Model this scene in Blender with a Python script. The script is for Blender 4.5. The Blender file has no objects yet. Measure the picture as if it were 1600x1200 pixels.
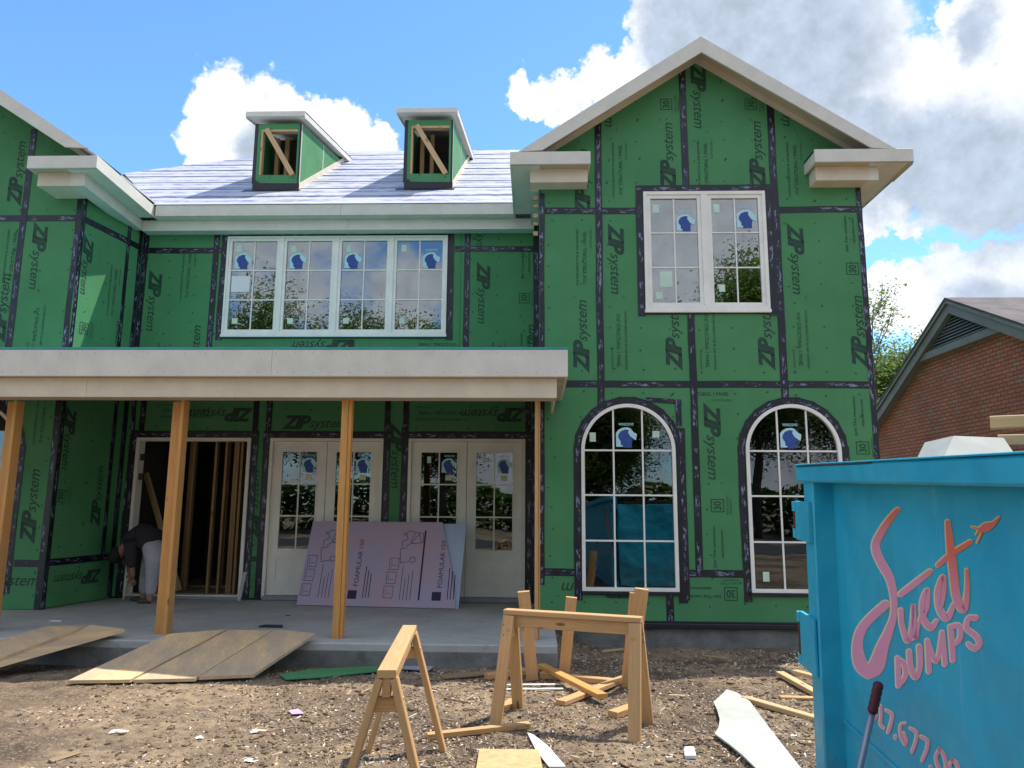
import bpy, bmesh, math, random
from mathutils import Vector, Matrix, noise
random.seed(7)
C = bpy.context.scene.collection
S = bpy.context.scene
# ------------------------------------------------------------------ camera
F_PX, EYE = 1160.0, 1.6
RM = (Matrix.Rotation(math.radians(1.9), 3, 'Z') @ Matrix.Rotation(math.radians(99.3), 3, 'X') @ Matrix.Rotation(math.radians(0.4), 3, 'Z'))
cd = bpy.data.cameras.new('camera'); cam = bpy.data.objects.new('camera', cd); C.objects.link(cam)
cam.matrix_world = Matrix.Translation((0, 0, EYE)) @ RM.to_4x4()
cd.sensor_width = 36; cd.lens = 36 * F_PX / 1600; cd.clip_start = .05; cd.clip_end = 2000
S.camera = cam
def ray(px, py): return RM @ Vector(((px - 800) / F_PX, (600 - py) / F_PX, -1))
def hit(px, py, p0, n):
    d = ray(px, py); o = Vector((0, 0, EYE)); n = Vector(n)
    return o + d * (((Vector(p0) - o).dot(n)) / d.dot(n))
def atY(px, py, Y): return hit(px, py, (0, Y, 0), (0, 1, 0))
def atX(px, py, X): return hit(px, py, (X, 0, 0), (1, 0, 0))
def atZ(px, py, Z): return hit(px, py, (0, 0, Z), (0, 0, 1))
# ------------------------------------------------------------------ world
SUN = Vector((.40, .29, 1.0)).normalized()
w = bpy.data.worlds.new('World'); S.world = w; w.use_nodes = True
nt = w.node_tree; N = nt.nodes; L = nt.links; N.clear()
def wn(t, **k):
    n = N.new(t)
    for a, b in k.items(): setattr(n, a, b)
    return n
def wmath(op, a, b=None, c=None):
    n = wn('ShaderNodeMath', operation=op)
    for i, v in enumerate((a, b, c)):
        if v is None: continue
        if isinstance(v, (int, float)): n.inputs[i].default_value = v
        else: L.new(v, n.inputs[i])
    return n.outputs[0]
sky = wn('ShaderNodeTexSky', sky_type='NISHITA'); sky.sun_disc = False
sky.sun_elevation = math.asin(SUN.z); sky.sun_rotation = math.atan2(SUN.x, SUN.y)
sky.air_density = 1.0; sky.dust_density = .0; sky.ozone_density = 1.5
tc = wn('ShaderNodeTexCoord')
def wnoise(scale, det=5, rough=.6):
    n = wn('ShaderNodeTexNoise'); n.inputs['Scale'].default_value = scale; n.inputs['Detail'].default_value = det; n.inputs['Roughness'].default_value = rough
    L.new(tc.outputs['Generated'], n.inputs['Vector']); return n
nz = wnoise(9, 6, .62)
nb = wnoise(34, 5, .6)
add = wn('ShaderNodeVectorMath', operation='SUBTRACT'); L.new(nz.outputs['Color'], add.inputs[0]); add.inputs[1].default_value = (.5, .5, .5)
sc = wn('ShaderNodeVectorMath', operation='MULTIPLY_ADD'); L.new(add.outputs[0], sc.inputs[0]); sc.inputs[1].default_value = (.10, .10, .10)
L.new(tc.outputs['Generated'], sc.inputs[2])
sc2 = wn('ShaderNodeVectorMath', operation='MULTIPLY_ADD'); ad2 = wn('ShaderNodeVectorMath', operation='SUBTRACT'); L.new(nb.outputs['Color'], ad2.inputs[0]); ad2.inputs[1].default_value = (.5, .5, .5)
L.new(ad2.outputs[0], sc2.inputs[0]); sc2.inputs[1].default_value = (.05, .05, .05); L.new(sc.outputs[0], sc2.inputs[2])
WP = sc2.outputs[0]
def blobs(lst, vec):
    out = None
    for (x, y, r) in lst:
        d = ray(x, y).normalized()
        n = wn('ShaderNodeVectorMath', operation='DISTANCE'); L.new(vec, n.inputs[0]); n.inputs[1].default_value = d
        v = wmath('MULTIPLY_ADD', n.outputs['Value'], -F_PX / r, 1.0)
        out = v if out is None else wmath('MAXIMUM', out, v)
    return out
CL = [(355, 165, 62), (430, 175, 52), (350, 225, 62), (410, 240, 75), (480, 205, 50), (545, 225, 52), (600, 225, 38), (312, 270, 28), (660, 262, 26),
      (825, 150, 32), (880, 150, 40), (935, 135, 46), (985, 120, 50), (1030, 40, 50), (1100, 30, 100), (1040, 110, 70), (1200, 70, 120), (1320, 50, 95), (1300, 150, 110),
      (1400, 170, 100), (1480, 220, 100), (1570, 170, 90), (1500, 290, 70), (1380, 260, 90), (1580, 270, 80), (1510, 35, 52), (1590, 30, 55), (1440, 130, 50), (1700, 200, 150),
      (1375, 345, 34), (1425, 362, 22), (1470, 425, 45), (1540, 420, 48), (1430, 470, 60), (1600, 430, 60), (1540, 490, 90), (1370, 470, 60), (1700, 450, 90), (-150, 300, 90), (1850, 60, 140)]
dens = blobs(CL, WP)
dens = wmath('MULTIPLY_ADD', nb.outputs['Fac'], .34, wmath('ADD', dens, -.17))
mr = wn('ShaderNodeMapRange', interpolation_type='SMOOTHSTEP'); L.new(dens, mr.inputs['Value']); mr.inputs['From Min'].default_value = .03; mr.inputs['From Max'].default_value = .26
# sky behind the camera: cumulus of the same kind, cover thickened for fill light
sep = wn('ShaderNodeSeparateXYZ'); L.new(tc.outputs['Generated'], sep.inputs[0])
far = wnoise(3.2, 8, .6)
mb = wn('ShaderNodeMapRange', interpolation_type='SMOOTHSTEP'); L.new(far.outputs['Fac'], mb.inputs['Value']); mb.inputs['From Min'].default_value = .42; mb.inputs['From Max'].default_value = .52
mk = wn('ShaderNodeMapRange'); L.new(sep.outputs['Y'], mk.inputs['Value']); mk.inputs['From Min'].default_value = .25; mk.inputs['From Max'].default_value = .0
back = wmath('MULTIPLY', mb.outputs[0], mk.outputs[0])
cmask = wmath('MAXIMUM', mr.outputs[0], back)
grey = blobs([(1130, 60, 170), (1250, 90, 170), (1060, 60, 90), (1500, 270, 150), (1420, 260, 110), (1580, 300, 120), (1540, 500, 90), (420, 250, 60), (1520, 40, 45), (1340, 210, 90)], sc.outputs[0])
g2 = wn('ShaderNodeMapRange', interpolation_type='SMOOTHSTEP'); L.new(wmath('MULTIPLY_ADD', nz.outputs['Fac'], .9, wmath('ADD', grey, -.45)), g2.inputs['Value']); g2.inputs['From Min'].default_value = .05; g2.inputs['From Max'].default_value = .65
cc = wn('ShaderNodeMix', data_type='RGBA'); L.new(g2.outputs[0], cc.inputs['Factor'])
cc.inputs["A"].default_value = (.90, .93, .98, 1); cc.inputs['B'].default_value = (.46, .54, .66, 1)
cv = wn('ShaderNodeMix', data_type='RGBA', blend_type='MULTIPLY'); cv.inputs['Factor'].default_value = 1.0
L.new(cc.outputs['Result'], cv.inputs['A'])
vr = wn('ShaderNodeMapRange'); L.new(nb.outputs['Fac'], vr.inputs['Value']); vr.inputs['From Min'].default_value = .3; vr.inputs['From Max'].default_value = .7; vr.inputs['To Min'].default_value = .82; vr.inputs['To Max'].default_value = 1.1
L.new(vr.outputs[0], cv.inputs['B'])
CLOUD_STR, SKY_STR = .57, .113
ti = wn('ShaderNodeMix', data_type='RGBA', blend_type='MULTIPLY'); ti.inputs['Factor'].default_value = 1; L.new(sky.outputs[0], ti.inputs['A']); ti.inputs['B'].default_value = (.66, .92, 1.12, 1)
b1 = wn('ShaderNodeBackground'); L.new(ti.outputs['Result'], b1.inputs[0]); b1.inputs[1].default_value = SKY_STR
b2 = wn('ShaderNodeBackground'); L.new(cv.outputs['Result'], b2.inputs[0]); b2.inputs[1].default_value = CLOUD_STR
ms = wn('ShaderNodeMixShader'); L.new(cmask, ms.inputs[0]); L.new(b1.outputs[0], ms.inputs[1]); L.new(b2.outputs[0], ms.inputs[2])
wo = wn('ShaderNodeOutputWorld'); L.new(ms.outputs[0], wo.inputs[0])
sl = bpy.data.lights.new('sun', 'SUN'); sl.energy = 3.0; sl.angle = math.radians(.55); sl.color = (1, .95, .87)
so = bpy.data.objects.new('sun', sl); C.objects.link(so); so.rotation_euler = SUN.to_track_quat('Z', 'Y').to_euler(); so.location = SUN * 60
S.view_settings.view_transform = 'Standard'; S.view_settings.look = 'None'; S.view_settings.gamma = 1; S.view_settings.use_curve_mapping = False
S.view_settings.exposure = 1.15
# ------------------------------------------------------------------ materials
class Mat:
    def __init__(s, name):
        s.m = bpy.data.materials.new(name); s.m.use_nodes = True; s.t = s.m.node_tree; s.N = s.t.nodes; s.L = s.t.links
        s.b = s.N['Principled BSDF']; s.out = s.N['Material Output']
    def n(s, t, **k):
        n = s.N.new(t)
        for a, b in k.items(): setattr(n, a, b)
        return n
    def vec(s, kind='Object', scale=(1, 1, 1)):
        t = s.n('ShaderNodeTexCoord'); mp = s.n('ShaderNodeMapping'); mp.inputs['Scale'].default_value = scale
        s.L.new(t.outputs[kind], mp.inputs[0])
        oi = s.n('ShaderNodeObjectInfo'); ml = s.n('ShaderNodeMath', operation='MULTIPLY'); s.L.new(oi.outputs['Random'], ml.inputs[0]); ml.inputs[1].default_value = 37.0
        if kind == 'UV': s.L.new(ml.outputs[0], mp.inputs['Location'])
        return mp.outputs[0]
    def noise(s, v, scale, det=4, rough=.6):
        n = s.n('ShaderNodeTexNoise'); n.inputs['Scale'].default_value = scale; n.inputs['Detail'].default_value = det; n.inputs['Roughness'].default_value = rough
        s.L.new(v, n.inputs['Vector']); return n.outputs['Fac']
    def rng(s, v, a, b, c=0., d=1., smooth=False):
        n = s.n('ShaderNodeMapRange'); n.interpolation_type = 'SMOOTHSTEP' if smooth else 'LINEAR'
        s.L.new(v, n.inputs['Value']); n.inputs['From Min'].default_value = a; n.inputs['From Max'].default_value = b; n.inputs['To Min'].default_value = c; n.inputs['To Max'].default_value = d
        return n.outputs[0]
    def math(s, op, a, b=None):
        n = s.n('ShaderNodeMath', operation=op)
        for i, v in enumerate((a, b)):
            if v is None: continue
            if isinstance(v, (int, float)): n.inputs[i].default_value = v
            else: s.L.new(v, n.inputs[i])
        return n.outputs[0]
    def mix(s, f, a, b):
        n = s.n('ShaderNodeMix', data_type='RGBA')
        for k, v in (('Factor', f), ('A', a), ('B', b)):
            if isinstance(v, (int, float)): n.inputs[k].default_value = v
            elif isinstance(v, tuple): n.inputs[k].default_value = (*v, 1)
            else: s.L.new(v, n.inputs[k])
        return n.outputs['Result']
    def col(s, v):
        if isinstance(v, tuple): s.b.inputs['Base Color'].default_value = (*v, 1)
        else: s.L.new(v, s.b.inputs['Base Color'])
    def bump(s, h, strength=.3, dist=.01):
        n = s.n('ShaderNodeBump'); n.inputs['Strength'].default_value = strength; n.inputs['Distance'].default_value = dist
        s.L.new(h, n.inputs['Height']); s.L.new(n.outputs[0], s.b.inputs['Normal'])
    def rough(s, r): 
        if isinstance(r, float): s.b.inputs['Roughness'].default_value = r
        else: s.L.new(r, s.b.inputs['Roughness'])
    def rand(s):
        return s.n('ShaderNodeObjectInfo').outputs['Random']
M = {}
def plain(name, c, r=.7, var=.12, scale=14, bump=.15, metal=0, spec=.5):
    m = Mat(name); v = m.vec('Object'); n = m.noise(v, scale, 6, .65); n2 = m.noise(v, scale * .12, 3)
    k = m.math('ADD', m.rng(n, .3, .7, -var / 2, var / 2), m.rng(n2, .3, .7, -var, var))
    dark = tuple(x * (1 - 1.6 * var) for x in c); lite = tuple(min(1, x * (1 + 1.4 * var)) for x in c)
    m.col(m.mix(m.rng(k, -var * 1.3, var * 1.3), dark, lite)); m.rough(r); m.bump(n, bump, .004)
    m.b.inputs['Metallic'].default_value = metal; m.b.inputs['Specular IOR Level'].default_value = spec
    M[name] = m.m; return m
def wood(name, c, dark, r=.65, grey=0., knots=True):
    m = Mat(name); v = m.vec('UV', (1.2, 26, 1)); g = m.noise(v, 3.0, 6, .7)
    v2 = m.vec('UV', (.8, 3.5, 1)); g2 = m.noise(v2, 2.0, 3)
    col = m.mix(m.rng(g, .35, .7), c, dark)
    col = m.mix(m.rng(g2, .35, .7, 0, .55), col, tuple(x * .62 for x in c))
    col = m.mix(m.rng(m.rand(), 0, 1, 0, .35), col, tuple((a + b) * .42 for a, b in zip(c, (.45, .34, .2))))
    if knots:
        vo = m.n('ShaderNodeTexVoronoi'); vo.inputs['Scale'].default_value = 2.2; m.L.new(m.vec('UV', (1, 3.2, 1)), vo.inputs['Vector'])
        col = m.mix(m.rng(vo.outputs['Distance'], .05, .12, .85, 0, True), col, (.12, .055, .02))
    if grey: col = m.mix(grey, col, (.25, .23, .2))
    m.col(col); m.rough(r); m.bump(g, .25, .003); M[name] = m.m; return m
# green sheathing with nail marks
m = Mat('green_sheathing'); v = m.vec('Object'); n1 = m.noise(v, 90, 3, .7); n2 = m.noise(v, 1.3, 4); n3 = m.noise(v, 14, 5, .7)
c = m.mix(m.rng(n2, .3, .7), (.070, .240, .098), (.095, .300, .130))
c = m.mix(m.rng(n1, .35, .75, 0, .35), c, (.02, .12, .05)); c = m.mix(m.rng(n3, .62, .75, 0, .35), c, (.09, .28, .15))
u = m.n('ShaderNodeTexCoord'); sp = m.n('ShaderNodeSeparateXYZ'); m.L.new(u.outputs['UV'], sp.inputs[0])
def cell(sock, size, off):
    a = m.math('ADD', sock, off); a = m.math('MODULO', a, size); a = m.math('SUBTRACT', a, size / 2); return m.math('MULTIPLY', a, a)
wob = m.rng(m.noise(v, 2.5, 2), .3, .7, -.05, .05)
d2 = m.math('ADD', cell(m.math('ADD', sp.outputs['X'], wob), .405, 40.1), cell(m.math('ADD', sp.outputs['Y'], wob), .3, 30.07))
c = m.mix(m.rng(d2, .00006, .0003, .85, 0), c, (.012, .06, .03))
gx = m.math('MODULO', m.math('ADD', sp.outputs['X'], 40.3), .405); gl = m.rng(m.math('ABSOLUTE', m.math('SUBTRACT', gx, .2)), .002, .006, .10, 0)
c = m.mix(gl, c, (.02, .08, .04))
c = m.mix(m.rng(m.noise(m.vec('Object', (1, 1, .35)), 2.6, 7, .75), .56, .74, 0, .38), c, (.13, .20, .13)); c = m.mix(m.rng(m.noise(v, 28, 5, .8), .68, .72, 0, .5), c, (.22, .36, .24))
m.col(c); m.rough(.72); m.b.inputs['Specular IOR Level'].default_value = .25; m.bump(n1, .35, .003); M['green_sheathing'] = m.m
# seam tape: black film with pale broken print
m = Mat('seam_tape'); v = m.vec('UV', (1, 1, 1))
br = m.n('ShaderNodeTexNoise'); br.inputs['Scale'].default_value = 1; br.inputs['Detail'].default_value = 3; br.inputs['Roughness'].default_value = .75
m.L.new(m.vec('UV', (11, 42, 1)), br.inputs['Vector'])
rep = m.n('ShaderNodeTexNoise'); rep.inputs['Scale'].default_value = 1; rep.inputs['Detail'].default_value = 1; m.L.new(m.vec('UV', (4.5, 3, 1)), rep.inputs['Vector'])
pm = m.math('MULTIPLY', m.rng(br.outputs['Fac'], .53, .58), m.rng(rep.outputs['Fac'], .46, .52))
u = m.n('ShaderNodeTexCoord'); sp = m.n('ShaderNodeSeparateXYZ'); m.L.new(u.outputs['UV'], sp.inputs[0])
mid = m.rng(m.math('ABSOLUTE', m.math('SUBTRACT', sp.outputs['Y'], .047)), .022, .030, 1, 0)
pm = m.math('MULTIPLY', pm, mid)
base = m.mix(m.rng(m.noise(m.vec('Object'), 6, 4, .7), .4, .7), (.004, .005, .009), (.013, .013, .028))
m.col(m.mix(m.math('MULTIPLY', pm, .75), base, (.30, .32, .50))); m.rough(.33)
m.bump(m.noise(m.vec('UV', (9, 25, 1)), 3, 4, .7), .7, .006); M['seam_tape'] = m.m
wood('lumber', (.67, .385, .165), (.46, .24, .09)); wood('post_lumber', (.72, .35, .085), (.50, .215, .05)); wood('old_lumber', (.34, .22, .12), (.2, .12, .06)); wood('pale_lumber', (.66, .46, .24), (.48, .30, .13))
wood('stud_lumber', (.60, .38, .18), (.42, .24, .10))
wood('primed_trim_wood', (.62, .58, .50), (.56, .52, .44), knots=False)
def trim(name, c, d):
    m = plain(name, c, .6, .06, 30, .12); return m
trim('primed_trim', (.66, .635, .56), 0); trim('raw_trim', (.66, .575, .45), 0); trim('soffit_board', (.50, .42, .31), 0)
trim('window_frame', (.84, .82, .76), 0); trim('door_paint', (.80, .76, .68), 0)
plain('black_membrane', (.012, .012, .018), .4, .3, 9, .5); plain('teal_flashing', (.04, .30, .32), .5, .1)
plain('lettering', (.016, .052, .034), .7, .25, 60, .1); plain('small_lettering', (.018, .07, .038), .7, .25, 60, .1)
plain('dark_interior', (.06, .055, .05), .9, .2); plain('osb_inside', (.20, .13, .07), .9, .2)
plain('shingle_roof', (.10, .085, .085), .9, .3, 22, .6); plain('grey_trim', (.21, .195, .20), .6, .15); plain('vent_slat', (.22, .22, .23), .6, .1); plain('vent_dark', (.015, .015, .017), .9, .1)
plain('bark', (.10, .075, .055), .95, .3, 12, .8); plain('sticker_pale', (.55, .72, .60), .5, .08); plain('sticker_mane', (.45, .72, .80), .5, .05); plain('sticker_blue', (.02, .07, .30), .5, .1); plain('sticker_yellow', (.62, .58, .34), .6, .08)
plain('cement_sheet', (.42, .43, .385), .8, .12, 8, .2); plain('white_scrap', (.72, .72, .72), .7, .12, 30); plain('paper_white', (.78, .78, .80), .7, .05); plain('grey_panel', (.30, .31, .34), .8, .12)
plain('trousers', (.36, .36, .40), .9, .15, 30, .4); plain('dark_shirt', (.018, .018, .022), .9, .2, 30, .5); plain('skin', (.30, .16, .10), .6, .1); plain('shoe', (.05, .045, .04), .8, .2); plain('hair', (.015, .012, .01), .8, .2)
plain('handle_grip', (.085, .012, .018), .55, .2, 20, .3); plain('steel_pole', (.30, .32, .38), .38, .15, 12, .1, metal=.6); plain('black_metal', (.02, .02, .02), .5, .2)
plain('white_car_paint', (.7, .7, .72), .25, .03); plain('rubber', (.02, .02, .02), .8, .1)
plain('pink_print', (.03, .02, .06), .8, .1); plain('blue_wrap', (.38, .44, .56), .5, .1); plain('asphalt', (.06, .06, .06), .9, .2, 60)
# concrete
m = Mat('concrete'); v = m.vec('Object'); a = m.noise(v, 1.6, 6, .65); b = m.noise(v, 60, 4, .7); s3 = m.noise(v, 5, 6, .75)
c = m.mix(m.rng(a, .3, .7), (.33, .33, .31), (.47, .465, .44)); c = m.mix(m.rng(s3, .55, .72, 0, .6), c, (.19, .17, .14)); c = m.mix(m.rng(b, .6, .75, 0, .4), c, (.2, .2, .19))
m.col(c); m.rough(.85); m.bump(m.math('ADD', b, s3), .35, .006); M['concrete'] = m.m
m = Mat('rough_concrete'); v = m.vec('Object'); a = m.noise(v, 3, 7, .7); b = m.noise(v, 45, 5, .75)
c = m.mix(m.rng(a, .3, .7), (.10, .10, .095), (.27, .265, .25)); c = m.mix(m.rng(b, .58, .7, 0, .6), c, (.36, .35, .33)); m.col(c); m.rough(.9); m.bump(m.math('ADD', a, b), .7, .012); M['rough_concrete'] = m.m
# osb ramp boards
m = Mat('ramp_board'); v = m.vec('UV', (14, 60, 1)); a = m.noise(v, 1, 5, .7); b = m.noise(m.vec('UV', (1.5, 4, 1)), 1.2, 5, .65); d = m.noise(m.vec('UV', (40, 40, 1)), 1, 2)
c = m.mix(m.rng(a, .35, .65), (.74, .52, .28), (.60, .40, .20)); c = m.mix(m.rng(b, .38, .62, 0, .75), c, (.40, .31, .23)); c = m.mix(m.rng(d, .68, .75, 0, .6), c, (.1, .08, .06))
m.col(c); m.rough(.8); m.bump(a, .3, .004); M['ramp_board'] = m.m
m = Mat('osb'); vo = m.n('ShaderNodeTexVoronoi'); vo.inputs['Scale'].default_value = 1; m.L.new(m.vec('UV', (28, 60, 1)), vo.inputs['Vector'])
c = m.mix(vo.outputs['Color'], (.60, .42, .20), (.42, .27, .12)); m.col(c); m.rough(.8); m.bump(vo.outputs['Distance'], .4, .004); M['osb'] = m.m
# foam
m = Mat('foam_pink'); v = m.vec('Object'); a = m.noise(v, 2.6, 5, .6); b = m.noise(v, 25, 4, .7)
c = m.mix(m.rng(a, .38, .66), (.40, .34, .46), (.48, .33, .38)); c = m.mix(m.rng(b, .55, .75, 0, .35), c, (.32, .27, .42)); m.col(c); m.rough(.7); M['foam_pink'] = m.m
# roof underlayment
m = Mat('underlayment'); u = m.n('ShaderNodeTexCoord'); sp = m.n('ShaderNodeSeparateXYZ'); m.L.new(u.outputs['UV'], sp.inputs[0])
a = m.noise(m.vec('UV', (2.6, 13, 1)), 1.6, 4, .7); a2 = m.noise(m.vec('UV', (.9, 1.2, 1)), 1, 2)
row = m.math('ABSOLUTE', m.math('SUBTRACT', m.math('MODULO', m.math('ADD', sp.outputs['Y'], 10), .42), .21))
pr = m.math('MULTIPLY', m.rng(a, .47, .53), m.rng(row, .10, .13, 1, 0)); pr = m.math('MULTIPLY', pr, m.rng(a2, .38, .48))
wr = m.noise(m.vec('UV', (1.4, 5, 1)), 1.5, 5, .7)
c = m.mix(m.rng(wr, .3, .7), (.42, .43, .47), (.55, .56, .60)); c = m.mix(m.math('MULTIPLY', pr, .8), c, (.12, .12, .36))
m.col(c); m.rough(.5); m.bump(wr, .9, .03); M['underlayment'] = m.m
# dirt
m = Mat('dirt'); v = m.vec('Object'); a = m.noise(v, .55, 6, .65); b = m.noise(v, 9, 7, .72); d = m.noise(v, 45, 5, .75)
c = m.mix(m.rng(a, .42, .58), (.18, .125, .085), (.54, .39, .24)); c = m.mix(m.rng(b, .35, .65, 0, .75), c, (.085, .060, .044)); c = m.mix(m.rng(d, .52, .66, 0, .8), c, (.42, .35, .27))
vo = m.n('ShaderNodeTexVoronoi'); vo.inputs['Scale'].default_value = 30; m.L.new(v, vo.inputs['Vector'])
sp = m.n('ShaderNodeSeparateColor'); m.L.new(vo.outputs['Color'], sp.inputs[0])
c = m.mix(m.math('MULTIPLY', m.rng(vo.outputs['Distance'], .2, .35, 1, 0), m.rng(sp.outputs[0], .70, .76)), c, (.42, .35, .26))
m.col(c); m.rough(.95); m.b.inputs['Specular IOR Level'].default_value = .2; m.bump(m.math('ADD', m.math('MULTIPLY', b, 1.6), d), 1.0, .03); M['dirt'] = m.m
# chips (colour by object-space cell)
m = Mat('wood_chip'); g = m.n('ShaderNodeNewGeometry'); c = m.n('ShaderNodeValToRGB'); m.L.new(g.outputs['Random Per Island'], c.inputs[0])
el = c.color_ramp.elements; el[0].color = (.06, .04, .03, 1); el[1].color = (.66, .62, .56, 1); el[1].position = 1.0
for p, q in ((.3, (.18, .12, .08, 1)), (.55, (.44, .30, .17, 1)), (.72, (.20, .17, .15, 1)), (.88, (.58, .44, .28, 1))):
    e = el.new(p); e.color = q
m.L.new(c.outputs[0], m.b.inputs['Base Color']); m.rough(.9); M['wood_chip'] = m.m
# brick wall
m = Mat('brick'); u = m.n('ShaderNodeTexCoord'); sp = m.n('ShaderNodeSeparateXYZ'); m.L.new(u.outputs['Object'], sp.inputs[0]); cb = m.n('ShaderNodeCombineXYZ')
m.L.new(sp.outputs['Y'], cb.inputs[0]); m.L.new(sp.outputs['Z'], cb.inputs[1])
bt = m.n('ShaderNodeTexBrick'); m.L.new(cb.outputs[0], bt.inputs['Vector']); bt.inputs['Scale'].default_value = 1; bt.inputs['Brick Width'].default_value = .215; bt.inputs['Row Height'].default_value = .078; bt.inputs['Mortar Size'].default_value = .010; bt.inputs['Mortar Smooth'].default_value = .3; bt.inputs['Bias'].default_value = -.2
bt.inputs['Color1'].default_value = (.66, .19, .13, 1); bt.inputs['Color2'].default_value = (.50, .14, .10, 1); bt.inputs['Mortar'].default_value = (.12, .07, .06, 1)
mp = m.n('ShaderNodeMapping'); mp.inputs['Scale'].default_value = (1 / .215, 1 / .078, 1); m.L.new(cb.outputs[0], mp.inputs[0]); fl = m.n('ShaderNodeTexWhiteNoise', noise_dimensions='3D')
fv = m.n('ShaderNodeVectorMath', operation='FLOOR'); m.L.new(mp.outputs[0], fv.inputs[0]); m.L.new(fv.outputs[0], fl.inputs['Vector'])
pale = m.math('MULTIPLY', m.rng(fl.outputs['Value'], .86, .90), m.rng(bt.outputs['Fac'], 0, .5, 1, 0))
pale = m.math('MULTIPLY', pale, m.rng(m.noise(cb.outputs[0], 1.2, 3), .4, .55))
c = m.mix(m.math('MULTIPLY', pale, .8), bt.outputs['Color'], (.42, .30, .27)); c = m.mix(m.rng(m.noise(cb.outputs[0], 1.0, 5, .7), .35, .7, 0, .4), c, (.10, .035, .025))
c = m.mix(m.rng(m.noise(cb.outputs[0], 40, 3, .7), .45, .7, 0, .5), c, (.28, .12, .08))
m.col(c); m.rough(.9); m.bump(m.math('SUBTRACT', 1.0, bt.outputs['Fac']), .8, .012); M['brick'] = m.m
# dumpster paint
m = Mat('dumpster_paint'); v = m.vec('Object'); a = m.noise(v, 1.3, 5, .6); b = m.noise(v, 9, 8, .78); st = m.noise(m.vec('Object', (26, 26, 1.6)), 1, 6, .75); hz = m.noise(m.vec('Object', (2.2, 30, 26)), 1, 5, .75)
c = m.mix(m.rng(a, .3, .7), (.010, .36, .54), (.030, .47, .64)); c = m.mix(m.rng(m.noise(v, 4, 6, .7), .5, .8, 0, .35), c, (.10, .50, .62))
c = m.mix(m.math('MULTIPLY', m.rng(st, .60, .70), m.rng(m.noise(v, 1.1, 2), .50, .58, 0, .5)), c, (.30, .60, .68))
c = m.mix(m.rng(hz, .70, .73, 0, .7), c, (.25, .52, .60)); c = m.mix(m.rng(b, .665, .69, 0, .9), c, (.07, .035, .02))
sp = m.n('ShaderNodeSeparateXYZ'); m.L.new(v, sp.inputs[0]); dz = m.math('MULTIPLY', m.rng(sp.outputs['Z'], -1.1, -1.75), m.rng(m.noise(v, 6, 6, .75), .4, .6)); c = m.mix(m.math('MULTIPLY', dz, .55), c, (.20, .18, .14))
m.col(c); m.rough(m.rng(b, .3, .7, .35, .6)); m.bump(m.math('ADD', m.math('MULTIPLY', m.noise(v, 1.7, 2), 3.0), m.math('MULTIPLY', b, .12)), .6, .06); M['dumpster_paint'] = m.m
for nm_, c0_, c1_ in (('print_pink', (.80, .32, .46), (.80, .17, .12)), ('print_yellow', (.88, .70, .42), (.90, .60, .18))):
    m = Mat(nm_); v = m.vec('Object'); sp = m.n('ShaderNodeSeparateXYZ'); m.L.new(v, sp.inputs[0]); gz_ = m.math('ADD', sp.outputs['Z'], m.math('MULTIPLY', sp.outputs['X'], .22))
    c = m.mix(m.rng(gz_, -.24, -.02), c0_, c1_); n_ = m.noise(v, 30, 6, .75); c = m.mix(m.rng(n_, .62, .68, 0, .7), c, (.05, .33, .45)); m.col(c); m.rough(.5); M[nm_] = m.m
plain('rust', (.09, .035, .02), .9, .3, 20, .6)
# foliage
def leafmat(name, a, b):
    m = Mat(name); g = m.n('ShaderNodeNewGeometry'); m.col(m.mix(g.outputs['Random Per Island'], a, b)); m.rough(.55)
    tr = m.n('ShaderNodeBsdfTranslucent'); tr.inputs[0].default_value = (b[0] * 1.6, b[1] * 1.6, b[2], 1); mx = m.n('ShaderNodeMixShader'); mx.inputs[0].default_value = .35
    m.L.new(m.b.outputs[0], mx.inputs[1]); m.L.new(tr.outputs[0], mx.inputs[2]); m.L.new(mx.outputs[0], m.out.inputs[0]); M[name] = m.m
leafmat('leaf', (.035, .085, .018), (.12, .19, .035)); leafmat('leaf_pale', (.06, .12, .035), (.16, .22, .07))
# glass
def glass(name, refl, tint):
    m = Mat(name); gl = m.n('ShaderNodeBsdfGlossy'); gl.inputs['Roughness'].default_value = .0; gl.inputs[0].default_value = (.92, .95, 1, 1)
    nn = m.noise(m.vec('Object'), 1.3, 2, .5); bp = m.n('ShaderNodeBump'); bp.inputs['Strength'].default_value = .10; bp.inputs['Distance'].default_value = .02; m.L.new(nn, bp.inputs['Height']); m.L.new(bp.outputs[0], gl.inputs['Normal'])
    tr = m.n('ShaderNodeBsdfTransparent'); tr.inputs[0].default_value = (*tint, 1)
    lw = m.n('ShaderNodeFresnel'); lw.inputs[0].default_value = 1.5; f = m.math('ADD', lw.outputs[0], refl)
    mx = m.n('ShaderNodeMixShader'); m.L.new(f, mx.inputs[0]); m.L.new(tr.outputs[0], mx.inputs[1]); m.L.new(gl.outputs[0], mx.inputs[2]); m.L.new(mx.outputs[0], m.out.inputs[0]); M[name] = m.m
glass('glass', .17, (.55, .62, .62)); glass('arch_glass', .05, (.5, .58, .6))
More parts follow.
